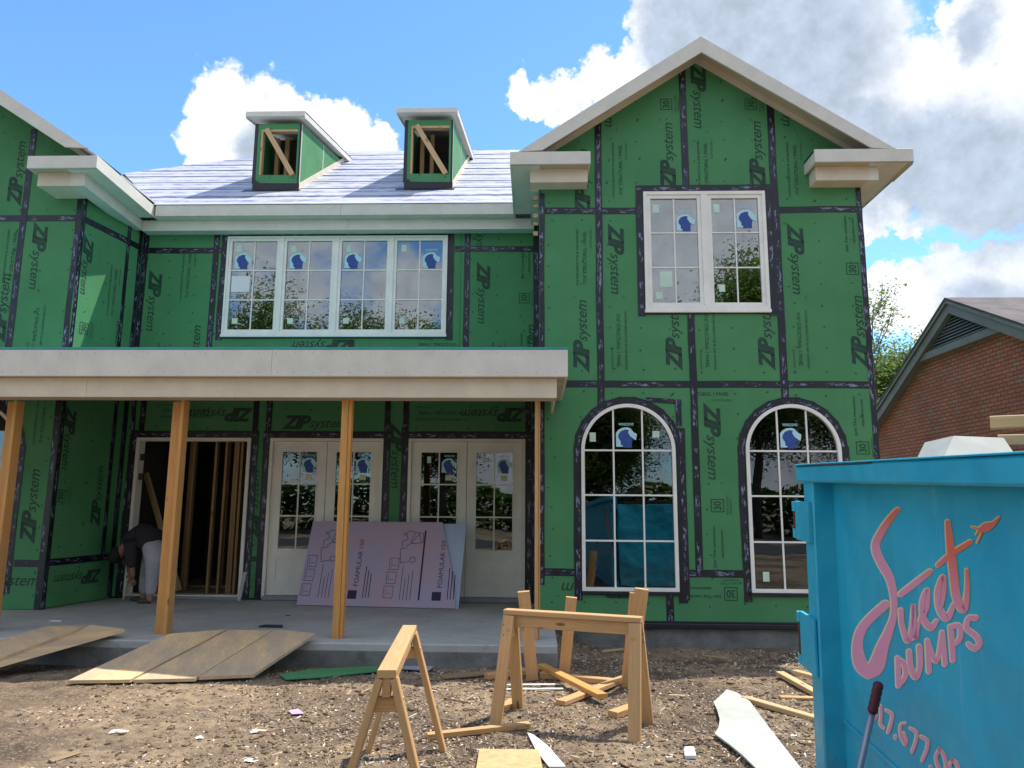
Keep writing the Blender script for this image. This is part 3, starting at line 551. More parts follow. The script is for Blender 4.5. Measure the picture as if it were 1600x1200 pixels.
# lettering on the sheathing
HOLES = {G: [GW, A1, A2], MW: [MWN, D1, D2, D3], LW: [A3], SW: []}
def in_hole(wall, a, z):
    for h in HOLES[wall]:
        if h in (A1, A2, A3):
            if abs(a - h[0]) < h[1] and h[2] < z < h[3]: return True
            if z >= h[3] and (a - h[0]) ** 2 + (z - h[3]) ** 2 < h[1] ** 2: return True
        elif h[0] < a < h[1] and h[2] < z < h[3]: return True
    return False
def put(me, name, wall, px, py, ang, scale=1.0):
    a, z = wall.pix(px, py); box_ = None
    for (w_, x0, x1, z0, z1, o) in pan:
        if w_ is wall and x0 <= a <= x1 and z0 <= z <= z1 and o is not None: box_ = (x0, x1, z0, z1, o)
    if box_ is None: return
    x0, x1, z0, z1, pn = box_; r = math.radians(ang); bm = bmesh.new(); bm.from_mesh(me)
    mx = Matrix.Translation((a, z, 0)) @ Matrix.Rotation(r, 4, 'Z') @ Matrix.Scale(scale, 4); bmesh.ops.transform(bm, matrix=mx, verts=bm.verts)
    cuts = [((x0 + .01, 0, 0), (-1, 0, 0)), ((x1 - .01, 0, 0), (1, 0, 0)), ((0, z0 + .01, 0), (0, -1, 0)), ((0, z1 - .01, 0), (0, 1, 0))]
    if wall in (G, LW):
        c0 = PKX if wall is G else -8.55
        cuts += [((c0, PK - .07, 0), (SL, 1, 0)), ((c0, PK - .07, 0), (-SL, 1, 0))]
    for co, no in cuts: bmesh.ops.bisect_plane(bm, geom=bm.verts[:] + bm.edges[:] + bm.faces[:], plane_co=co, plane_no=no, clear_outer=True)
    for h in HOLES[wall]:
        if h in (A1, A2, A3): sides = [((h[0] - h[1], 0, 0), (1, 0, 0)), ((h[0] + h[1], 0, 0), (1, 0, 0)), ((0, h[2], 0), (0, 1, 0))]
        else: sides = [((h[0], 0, 0), (1, 0, 0)), ((h[1], 0, 0), (1, 0, 0)), ((0, h[2], 0), (0, 1, 0)), ((0, h[3], 0), (0, 1, 0))]
        for co, no in sides: bmesh.ops.bisect_plane(bm, geom=bm.verts[:] + bm.edges[:] + bm.faces[:], plane_co=co, plane_no=no)
    dl = [f for f in bm.faces if in_hole(wall, f.calc_center_median().x, f.calc_center_median().y)]
    bmesh.ops.delete(bm, geom=dl, context='FACES')
    if not bm.faces: bm.free(); return
    for v in bm.verts: v.co = wall.p(v.co.x, v.co.y, .0022) - ORG[pn]
    m2 = bpy.data.meshes.new(name); bm.to_mesh(m2); bm.free(); m2.materials.append(me.materials[0])
    o = bpy.data.objects.new(name, m2); C.objects.link(o); o.parent = pn; ORG[o] = ORG[pn]; o['kind'] = 'stuff' if name == 'small_print' else ''
    if name != 'small_print': del o['kind']
    return o
for wl, x, y, g_ in ((G, 963, 405, -90), (G, 1052, 520, 90), (G, 1196, 520, 90), (G, 1245, 405, -90), (G, 1341, 518, 90), (G, 908, 524, 90), (G, 1092, 150, -90), (G, 1043, 243, 90), (G, 1182, 241, 90), (G, 1114, 690, -90), (G, 1229, 146, -90), (G, 910, 285, 90), (G, 953, 148, -90), (G, 938, 921, 180),
                     (MW, 240, 470, -90), (MW, 303, 556, 90), (MW, 755, 458, -90), (MW, 828, 556, 90), (MW, 492, 660, 0), (MW, 345, 648, 180), (MW, 770, 648, 180), (MW, 395, 786, 90), (MW, 620, 712, -90), (MW, 752, 372, -90), (MW, 500, 541, 180),
                     (LW, 27, 270, 90), (LW, 59, 400, -90), (LW, 48, 790, 90), (LW, 4, 905, 0), (LW, 2, 480, 90),
                     (SW, 135, 415, -90), (SW, 180, 545, 90), (SW, 107, 685, -90), (SW, 152, 775, 90), (SW, 122, 903, 180)):
    o = put(LOGO, 'lettering', wl, x, y, g_, 1.0 if not (wl is SW) else .88)
for wl, x, y, g_ in ((G, 908, 402, 90), (G, 972, 532, -90), (G, 1110, 532, -90), (G, 1255, 530, -90), (G, 964, 265, 90), (G, 1098, 262, 90), (G, 1238, 265, 90), (MW, 775, 575, 90), (MW, 250, 575, 90), (MW, 290, 430, 90), (MW, 690, 543, 180), (MW, 690, 650, 180), (MW, 290, 646, 180), (MW, 820, 560, 90),
                     (LW, 15, 400, 90), (LW, 60, 520, -90), (LW, 63, 650, 90), (SW, 175, 455, 90), (G, 1095, 610, 0)):
    put(SMALL, 'small_print', wl, x, y, g_, .95)
for wl, x, y, g_ in ((G, 1332, 420, 90), (G, 1121, 790, 90), (G, 1348, 700, 90), (G, 1041, 163, 90), (G, 1173, 163, 90), (G, 1142, 928, 180), (MW, 819, 466, 90), (SW, 131, 513, 90), (SW, 95, 775, 90), (G, 1348, 130, 90)):
    a, z = wl.pix(x, y)
    if wl is G and z > 7.2 and x > 1300: continue
    put(WARR, 'warranty_mark', wl, x, y, g_, .85)
for wl, x, y, g_ in ((G, 1328, 365, 90), (G, 1123, 855, 90), (G, 1342, 650, 90), (G, 1095, 925, 180), (MW, 822, 412, 90)): put(JOIN, 'slogan', wl, x, y, g_, 1)
# ------------------------------------------------------------------ windows
def pane_poly(wall, poly, off, parent, mat='glass'):
    b = MB(); b.prism([wall.p(x, z, off - .004) for x, z in poly][::-1] if False else [wall.p(x, z, off - .004) for x, z in poly], wall.n * .004); return b.build('pane', mat, parent)
def sticker(parent, wall, a, z, off, w=.09, h=.12, mat='sticker_pale', name='sticker'):
    b = MB(); b.prism([wall.p(a - w / 2, z - h / 2, off), wall.p(a + w / 2, z - h / 2, off), wall.p(a + w / 2, z + h / 2, off), wall.p(a - w / 2, z + h / 2, off)], wall.n * .0012); return b.build(name, mat, parent)
def decal(parent, wall, a, z, off, s=.14):
    stamp(MANE, 'decal_mane', parent, wall, a, z, off, 0, s); stamp(NOSE, 'decal_nose', parent, wall, a, z, off, 0, s); stamp(HEAD, 'decal_head', parent, wall, a, z, off, 0, s)
    mx = bpy.data.objects.new('decal_text', WIN1); C.objects.link(mx); mx.parent = parent; mx.matrix_basis = Matrix.Translation(-ORG[parent]) @ wall.mat(a, z + s * 1.35, off, 0) @ fit(WIN1, s * 1.5, s * .28, 0, 0)
def frame_rect(b, wall, x0, x1, z0, z1, w, o0, o1):
    def q(a0, a1, c0, c1): b.prism([wall.p(a0, c0, o0), wall.p(a1, c0, o0), wall.p(a1, c1, o0), wall.p(a0, c1, o0)], wall.n * (o1 - o0))
    q(x0, x0 + w, z0, z1); q(x1 - w, x1, z0, z1); q(x0 + w, x1 - w, z1 - w, z1); q(x0 + w, x1 - w, z0, z0 + w)
def win_unit(wall, x0, x1, z0, z1, cols=2, rows=3, fw=.045, sw=.05, label=None, out=.035, mat='window_frame', name='window', dec=None, sqs=(), sashmat=None):
    b = MB(); frame_rect(b, wall, x0, x1, z0, z1, fw, -.06, out); win = b.build(name, mat, HP)
    b = MB(); frame_rect(b, wall, x0 + fw + .001, x1 - fw - .001, z0 + fw + .001, z1 - fw - .001, sw, -.05, out - .018); b.build('sash', mat, win)
    gx0, gx1, gz0, gz1 = x0 + fw + sw, x1 - fw - sw, z0 + fw + sw, z1 - fw - sw; mu = .018
    for c_ in range(cols):
        for r_ in range(rows):
            a0, a1 = gx0 + (gx1 - gx0) * c_ / cols, gx0 + (gx1 - gx0) * (c_ + 1) / cols; c0, c1 = gz0 + (gz1 - gz0) * r_ / rows, gz0 + (gz1 - gz0) * (r_ + 1) / rows
            pane_poly(wall, rect(a0 + .001, a1 - .001, c0 + .001, c1 - .001), -.01, win)
    for c_ in range(1, cols):
        a = gx0 + (gx1 - gx0) * c_ / cols; b = MB(); b.prism([wall.p(a - mu / 2, gz0, -.008), wall.p(a + mu / 2, gz0, -.008), wall.p(a + mu / 2, gz1, -.008), wall.p(a - mu / 2, gz1, -.008)], wall.n * .012); b.build('muntin', mat, win)
    for r_ in range(1, rows):
        c = gz0 + (gz1 - gz0) * r_ / rows; b = MB(); b.prism([wall.p(gx0, c - mu / 2, -.008), wall.p(gx1, c - mu / 2, -.008), wall.p(gx1, c + mu / 2, -.008), wall.p(gx0, c + mu / 2, -.008)], wall.n * .0105); b.build('muntin', mat, win)
    cw = (gx1 - gx0) / cols; rh = (gz1 - gz0) / rows
    for (ci, ri, fx, fz, w_, h_, mt) in sqs: sticker(win, wall, gx0 + cw * (ci + fx), gz0 + rh * (ri + fz), -.0085, w_, h_, mt)
    if dec: decal(win, wall, gx0 + cw * (dec[0] + .5), gz0 + rh * (dec[1] + dec[2]), -.0075, dec[3])
    return win
uw = (MWN[1] - MWN[0]) / 4
for i in range(4):
    sq = [(0, 2, .3, .75, .08, .12, 'sticker_pale'), (0, 0, .3, .3, .09, .09, 'sticker_pale')]
    if i == 0: sq.append((0, 1, .45, .55, .30, .26, 'paper_white'))
    win_unit(MW, MWN[0] + uw * i, MWN[0] + uw * (i + 1), MWN[2], MWN[3], fw=.032, sw=.045, dec=((0 if i < 3 else 1), 2, .33, .13), sqs=sq)
gw = (GW[1] - GW[0]) / 2
win_unit(G, GW[0], GW[0] + gw, GW[2], GW[3], sqs=[(0, 2, .25, .72, .09, .12, 'sticker_pale'), (0, 0, .6, .68, .17, .22, 'sticker_pale'), (0, 0, .3, .22, .09, .1, 'sticker_pale')], dec=(1, 2, .3, .12), fw=.045)
win_unit(G, GW[0] + gw, GW[1], GW[2], GW[3], sqs=[(0, 2, .25, .72, .08, .12, 'sticker_pale'), (0, 0, .35, .42, .08, .1, 'sticker_pale')], dec=(1, 2, .4, .13), fw=.045)
b = MB(); b.box(GW[0] - .01, GW[1] + .01, 9.755, 9.80, GW[2] - .045, GW[2] - .002, .004); b.build('window_sill', 'window_frame', HP)
b = MB(); b.box(MWN[0] - .01, MWN[1] + .01, 11.255, 11.30, MWN[2] - .045, MWN[2] - .002, .004); b.build('window_sill', 'window_frame', HP)
def arch_window(wall, cx, r, z0, zs, dec=True, sq=()):
    n = 28; fw = .045; b = MB(); out = archpoly(cx, r, z0, zs, n); inn = archpoly(cx, r, z0, zs, n, -fw); K = len(out)
    for i in range(K):
        j = (i + 1) % K; b.prism([wall.p(*out[i], -.06), wall.p(*out[j], -.06), wall.p(*inn[j], -.06), wall.p(*inn[i], -.06)], wall.n * .09)
    win = b.build('window', 'window_frame', HP); xs_ = [cx - r + fw + (2 * r - 2 * fw) * k / 3 for k in range(4)]; zz = [z0 + fw] + [z0 + fw + (zs - z0 - fw) * k / 3 for k in (1, 2, 3)] + [zs + r - fw]
    mu = .022
    for c_ in range(3):
        for r_ in range(4):
            p = clip(clip(clip(clip(inn, -1, 0, -xs_[c_] - .0005), 1, 0, xs_[c_ + 1] - .0005), 0, -1, -zz[r_] - .0005), 0, 1, zz[r_ + 1] - .0005)
            if len(p) > 2: pane_poly(wall, p, -.012, win, 'arch_glass')
    for k in (1, 2):
        x = xs_[k]; top = zs + math.sqrt((r - fw) ** 2 - (x - cx) ** 2); b = MB(); b.prism([wall.p(x - mu / 2, z0 + fw, -.01), wall.p(x + mu / 2, z0 + fw, -.01), wall.p(x + mu / 2, top, -.01), wall.p(x - mu / 2, top, -.01)], wall.n * .014); b.build('muntin', 'window_frame', win)
    for k in (1, 2, 3):
        z = zz[k]; b = MB(); b.prism([wall.p(cx - r + fw, z - mu / 2, -.01), wall.p(cx + r - fw, z - mu / 2, -.01), wall.p(cx + r - fw, z + mu / 2, -.01), wall.p(cx - r + fw, z + mu / 2, -.01)], wall.n * .0125); b.build('muntin', 'window_frame', win)
    if dec: decal(win, wall, cx - .02, zs + .17, -.0105, .13)
    for (fx, fz, w_, h_) in sq: sticker(win, wall, fx, fz, -.0105, w_, h_)
    b = MB(); b.prism([wall.p(cx - r - .02, z0 - .035, 0), wall.p(cx + r + .02, z0 - .035, 0), wall.p(cx + r + .02, z0 - .002, 0), wall.p(cx - r - .02, z0 - .002, 0)], wall.n * .05); b.build('window_sill', 'black_membrane', win)
arch_window(G, *A1, sq=((A1[0] - .46, 2.5, .08, .12), (A1[0] + .37, 2.54, .09, .09))); arch_window(G, *A2, sq=((A2[0] - .42, .73, .08, .12),)); arch_window(LW, *A3)
# french doors
def french(d, handing=0):
    x0, x1, z0, z1 = d; b = MB(); fw = .045
    frame_rect(b, MW, x0, x1, z0, z1, fw, -.10, .03); fr_ = b.build('door_frame', 'door_paint', HP)
    b = MB(); b.box(x0 + .03, x1 - .03, 11.22, 11.33, z0 - .005, z0 + .055, .004); b.build('threshold', 'steel_pole', fr_)
    mid = (x0 + x1) / 2
    for k, (a0, a1) in enumerate(((x0 + fw + .004, mid - .003), (mid + .003, x1 - fw - .004))):
        st_ = .125; zb, zt = z0 + .06, z1 - fw - .004; g0, g1 = .92, zt - .14; ga, gb = a0 + st_, a1 - st_; o1 = -.02 - .012 * k; o0 = o1 - .045
        b = MB()
        def q(p0, p1, c0, c1, i=o0, j=o1): b.prism([MW.p(p0, c0, i), MW.p(p1, c0, i), MW.p(p1, c1, i), MW.p(p0, c1, i)], MW.n * (j - i))
        q(a0, ga, zb, zt); q(gb, a1, zb, zt); q(ga, gb, g1, zt); q(ga, gb, zb, zb + .2); q(ga, gb, g0 - .13, g0); 
        lf = b.build('door', 'door_paint', HP)
        b = MB(); q(ga, gb, zb + .2, g0 - .13, o0 + .01, o1 - .014); b.build('door_panel', 'door_paint', lf)
        b = MB(); frame_rect(b, MW, ga + .001, gb - .001, g0 + .001, g1 - .001, .018, o0 + .005, o1 + .006); b.build('glazing_bead', 'door_paint', lf)
        for c_ in range(2):
            for r_ in range(3):
                p0, p1 = ga + .018 + (gb - ga - .036) * c_ / 2, ga + .018 + (gb - ga - .036) * (c_ + 1) / 2; c0, c1 = g0 + .018 + (g1 - g0 - .036) * r_ / 3, g0 + .018 + (g1 - g0 - .036) * (r_ + 1) / 3
                pane_poly(MW, rect(p0 + .001, p1 - .001, c0 + .001, c1 - .001), o1 - .015, lf, 'arch_glass')
        m_ = (ga + gb) / 2; b = MB(); q(m_ - .01, m_ + .01, g0 + .018, g1 - .018, o1 - .0145, o1 - .002); b.build('muntin', 'door_paint', lf)
        for r_ in (1, 2): c_ = g0 + .018 + (g1 - g0 - .036) * r_ / 3; b = MB(); q(ga + .018, gb - .018, c_ - .01, c_ + .01, o1 - .0145, o1 - .0035); b.build('muntin', 'door_paint', lf)
        decal(lf, MW, (m_ + gb) / 2 + .005, g1 - .22, o1 - .0135, .11); sticker(lf, MW, (m_ + ga) / 2 - .01, g1 - .13, o1 - .0145, .06, .1); sticker(lf, MW, (m_ + gb) / 2, g1 - .40, o1 - .0145, .1, .08, 'sticker_yellow')
french(D2); french(D3)
# open doorway with jamb, hinges and the bare framing inside
b = MB(); frame_rect(b, MW, D1[0], D1[1], D1[2], D1[3], .05, -.14, .035); jm = b.build('door_frame', 'door_paint', HP)
for z in (2.25, 1.95, .7): b = MB(); b.box(D1[0] + .051, D1[0] + .125, 11.31, 11.345, z, z + .1, .003); b.build('hinge', 'black_metal', jm)
b = MB(); b.box(D1[0] + .04, D1[1] - .04, 11.22, 11.44, .193, .235, .004); b.build('threshold', 'steel_pole', jm)
# interior
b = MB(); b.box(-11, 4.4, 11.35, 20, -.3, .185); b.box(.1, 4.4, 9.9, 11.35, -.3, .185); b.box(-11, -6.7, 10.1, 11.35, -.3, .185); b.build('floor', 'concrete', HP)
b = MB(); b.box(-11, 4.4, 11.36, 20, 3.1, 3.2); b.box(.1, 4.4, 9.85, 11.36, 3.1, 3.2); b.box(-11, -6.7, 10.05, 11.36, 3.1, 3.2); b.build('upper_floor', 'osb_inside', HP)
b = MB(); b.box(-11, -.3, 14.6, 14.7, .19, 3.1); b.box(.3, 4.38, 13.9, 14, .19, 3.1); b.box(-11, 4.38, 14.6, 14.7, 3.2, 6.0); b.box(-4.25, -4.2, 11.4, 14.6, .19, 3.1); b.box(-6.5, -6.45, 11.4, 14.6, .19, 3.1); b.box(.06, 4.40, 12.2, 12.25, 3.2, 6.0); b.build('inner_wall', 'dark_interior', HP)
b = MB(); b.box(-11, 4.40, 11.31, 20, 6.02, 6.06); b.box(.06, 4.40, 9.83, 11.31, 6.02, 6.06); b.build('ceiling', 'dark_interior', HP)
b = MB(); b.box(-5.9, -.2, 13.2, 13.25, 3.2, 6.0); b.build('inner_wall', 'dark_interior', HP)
b = MB(); b.box(-11, 4.45, 20, 20.1, 0, 6.1); b.box(4.41, 4.45, 9.82, 20, .1, 6.15); b.box(.04, .045, 9.82, 11.3, .1, 6.1); b.box(-11.1, -11, 10, 20, 0, 6); b.build('outer_wall', 'green_sheathing', HP)
for x, y, w_ in ((-5.95, 12.6, .09), (-5.80, 12.4, .04), (-5.62, 13.3, .09), (-5.42, 13.6, .04), (-5.25, 12.0, .04), (-5.08, 12.0, .04), (-4.93, 12.0, .04), (-4.88, 11.98, .04), (-4.82, 12.0, .04), (-4.62, 13.2, .09), (-4.45, 13.0, .04), (-5.75, 14.2, .04), (-5.35, 14.2, .04)):
    b = MB(); b.box(x, x + w_, y, y + .09, .19, 3.05, .003); b.build('wall_stud', 'stud_lumber', HP)
b = MB(); b.box(-5.95, -4.3, 12.8, 12.9, .19, .23, .003); b.build('sole_plate', 'stud_lumber', HP)
b = MB(); p0 = atY(228, 740, 12.0); p1 = atY(290, 912, 12.0); b.bar(p0, (p1.x, 11.8, .25), .04, .09); b.build('diagonal_brace', 'pale_lumber', HP)
# roofs
EY, EZ = 10.95, 6.245
RP = lambda x, y: EZ + SL * (y - EY)
def roof_hit(px, py): return hit(px, py, (0, EY, EZ), (0, -SL, 1))
RL = [roof_hit(193, 271), roof_hit(358, 250), roof_hit(537, 236.5)]; RY = RL[2].y
rpoly = [(-6.05, EY), (4.3, EY), (4.3, RY), (RL[2].x, RY), (RL[1].x, RL[1].y), (RL[0].x, RL[0].y)]
b = MB(); b.prism([(x, max(y, EY + .04), RP(x, max(y, EY + .04)) - .08) for x, y in rpoly], (0, 0, .05)); b.build('roof_deck', 'osb_inside', HP)
nst = 9
for k in range(nst):
    y0 = EY + (RY - EY) * k / nst - .03; y1 = EY + (RY - EY) * (k + 1) / nst + .06
    p = clip(clip(rpoly, 0, -1, -max(y0, EY)), 0, 1, min(y1, RY))
    if len(p) < 3: continue
    b = MB(); yy = [q[1] for q in p]; n_ = 60
    xmin, xmax = min(q[0] for q in p), max(q[0] for q in p); up_ = .016
    P = [(x, y if y > EY + .01 else EY - .012, RP(x, y) - .006 + up_ * (1 - (y - y0) / (y1 - y0))) for x, y in p]
    b.prism([(x, y, z) for x, y, z in P], (0, 0, .004))
    b.uv = [(b.v[vi].x, (b.v[vi].y - EY) * 1.2) for f_ in b.f for vi in f_]
    b.build('underlayment_strip', 'underlayment', HP)
b = MB(); b.face([(RL[2].x, RY, RP(0, RY)), (4.3, RY, RP(0, RY)), (4.3, RY + 6.5, RP(0, RY) - 4.33), (RL[2].x - 5, RY + 6.5, RP(0, RY) - 4.33)]); b.face([(RL[2].x, RY, RP(0, RY) - .02), (RL[2].x - 5, RY + 6.5, RP(0, RY) - 4.33), (-13, 12, 6.1), (RL[0].x, RL[0].y, RL[0].z - .02), (RL[1].x, RL[1].y, RL[1].z - .02)]); b.build('rear_roof', 'underlayment', HP)
def gable_roof(pk_x, y0, y1, xl, xr, zl, rake_y, rl, rr):
    for sx, xe in ((-1, xl), (1, xr)):
        ze = PK - SL * abs(xe - pk_x)
        b = MB(); b.prism([(pk_x, y0 + .01, PK - .01), (pk_x, y1, PK - .01), (xe, y1, ze - .01), (xe, y0 + .01, ze - .01)], (0, 0, -.03)); b.build('roof_slope', 'underlayment', HP)
        b = MB(); b.prism([(pk_x, y0 + .03, PK - .045), (pk_x, 9.99, PK - .045), (xe, 9.99, ze - .045), (xe, y0 + .03, ze - .045)], (0, 0, -.012)); b.build('rake_soffit', 'soffit_board', HP)
        b = MB(); xq = rl if sx < 0 else rr; zq = PK - SL * abs(xq - pk_x); h = .235
        # rake board ends cut level above the cornice return
        zc = zq; b.prism([(pk_x, y0, PK), (pk_x, y0, PK - h), (xq - sx * (h - .02) / SL, y0, zq + .02 - .0), (xq + sx * .0, y0, zq + .0)], (0, .028, 0)); b.build('rake_fascia', 'primed_trim', HP)
        b = MB(); b.prism([(pk_x, y0 + .03, PK - .06), (pk_x, y0 + .03, PK - .30), (xq - sx * .38, y0 + .03, zq - .045 + .0), (xq, y0 + .03, zq - .02)], (0, .02, 0)); 
        b = MB(); fy = 9.975 if pk_x < 0 else 9.775; b.prism([(pk_x, fy, PK - .058), (pk_x, fy, PK - .15), (xq - sx * .2, fy, zq - .0), (xq, fy, zq - .03)], (0, .02, 0)); b.build('rake_frieze', 'raw_trim', HP)
gable_roof(PKX, 9.4, 14.5, -.36, 5.0, 6.25, 9.4, -.25, 4.78)
gable_roof(-8.55, 9.4, 14.5, -11.1, -6.07, 6.25, 9.4, -11.0, -6.2)
def fascia(x0, x1, y0, y1, z0, z1, name='fascia', mat='primed_trim'): b = MB(); b.box(x0, x1, y0, y1, z0, z1, .003); return b.build(name, mat, HP)
ZT, ZB = 6.325, 6.145
# cornice returns: right gable (left and right), left wing
for x0, x1, side, yw in ((-.36, .725, -1, 9.8), (3.705, 5.0, 1, 9.8), (-7.03, -6.05, 1, 10.0)):
    fascia(x0, x1, 9.4, 9.43, ZB, ZT)
    b = MB(); b.box(x0 + .002, x1 - .002, 9.432, yw - .001, ZT - .03, ZT + .005); b.build('return_cap', 'black_membrane', HP)
    xin = x1 if side < 0 else x0; fascia(min(xin, xin - side * -.028), max(xin, xin - side * -.028), 9.432, yw - .001, ZB, ZT - .032)
    b = MB(); b.box(x0 + .03, x1 - .03, 9.432, yw - .001, ZB + .012, ZB + .03); b.build('return_soffit', 'soffit_board', HP)
    fx0, fx1 = (x0 + .27, x1 - .03) if side < 0 else (x0 + .06, 4.459 if x0 > 0 else -6.501)
    if side < 0: fx0 = -.09
    b = MB(); b.box(fx0, fx1, 9.56, yw - .001, 5.955, ZB + .011, .003); b.build('frieze_box', 'raw_trim', HP)
b = MB()
for k in range(26):
    for zz_ in (-.03, -.145): x_ = -5.9 + k * .21; b.box(x_ - .004, x_ + .004, EY - .0012, EY, EZ + zz_ - .004, EZ + zz_ + .004)
o = b.build('nail_heads', 'grey_trim', HP); o['kind'] = 'stuff'
# side eaves
def side_eave(xf, xw, y0, y1, zt0, zt1, d):
    b = MB(); b.prism([(xf, y0, zt0), (xf, y1, zt1), (xf, y1, zt1 - .18), (xf, y0, zt0 - .18)], (d * .028, 0, 0)); b.build('fascia', 'primed_trim', HP)
    b = MB(); b.prism([(xf + d * .03, y0 + .03, zt0 - .165), (xf + d * .03, y1, zt1 - .165), (xw, y1, zt1 - .165), (xw, y0 + .03, zt0 - .165)], (0, 0, -.012)); b.build('side_soffit', 'primed_trim', HP)
side_eave(-.36, .04, 9.43, 10.95, ZT, EZ, 1); side_eave(-6.05, -6.5, 9.43, 11.0, ZT, EZ, -1); side_eave(5.0, 4.46, 9.43, 15, ZT, ZT, -1)
b = MB(); b.prism([(-6.30, 9.56, 5.955), (-6.30, 11.12, 5.90), (-6.30, 11.12, 6.06), (-6.30, 9.56, 6.14)], (-.2, 0, 0)); b.build('frieze_box', 'primed_trim', HP)
b = MB(); b.box(4.46, 4.60, 9.56, 14, 5.955, 6.14); b.build('frieze_box', 'primed_trim', HP)
b = MB(); b.box(-.09, .035, 9.8, 11.1, 5.95, 6.06); b.build('frieze_box', 'primed_trim', HP)
# main eave, in two lengths of board each
for a0, a1 in ((-6.02, -3.07), (-3.066, -.362)):
    fascia(a0, a1, EY, EY + .028, EZ - .175, EZ + .008)
for a0, a1 in ((-6.29, -2.98), (-2.976, -.04)): b = MB(); b.box(a0, a1, 11.10, 11.29, 5.885, EZ - .187, .003); b.build('frieze_box', 'primed_trim', HP)
b = MB(); b.box(-6.05, -.33, EY + .03, 11.29, EZ - .185, EZ - .17); b.build('main_soffit', 'primed_trim', HP)
b = MB(); b.box(-.03, .03, 9.84, 11.2, 5.55, 5.94, .0); 
for k in range(5): b = MB(); b.box(-.045, .02, 9.83, 9.86, 5.3 + k * .13 + .02 * (k % 2), 5.36 + k * .13, .002); b.build('blocking', 'stud_lumber', HP)
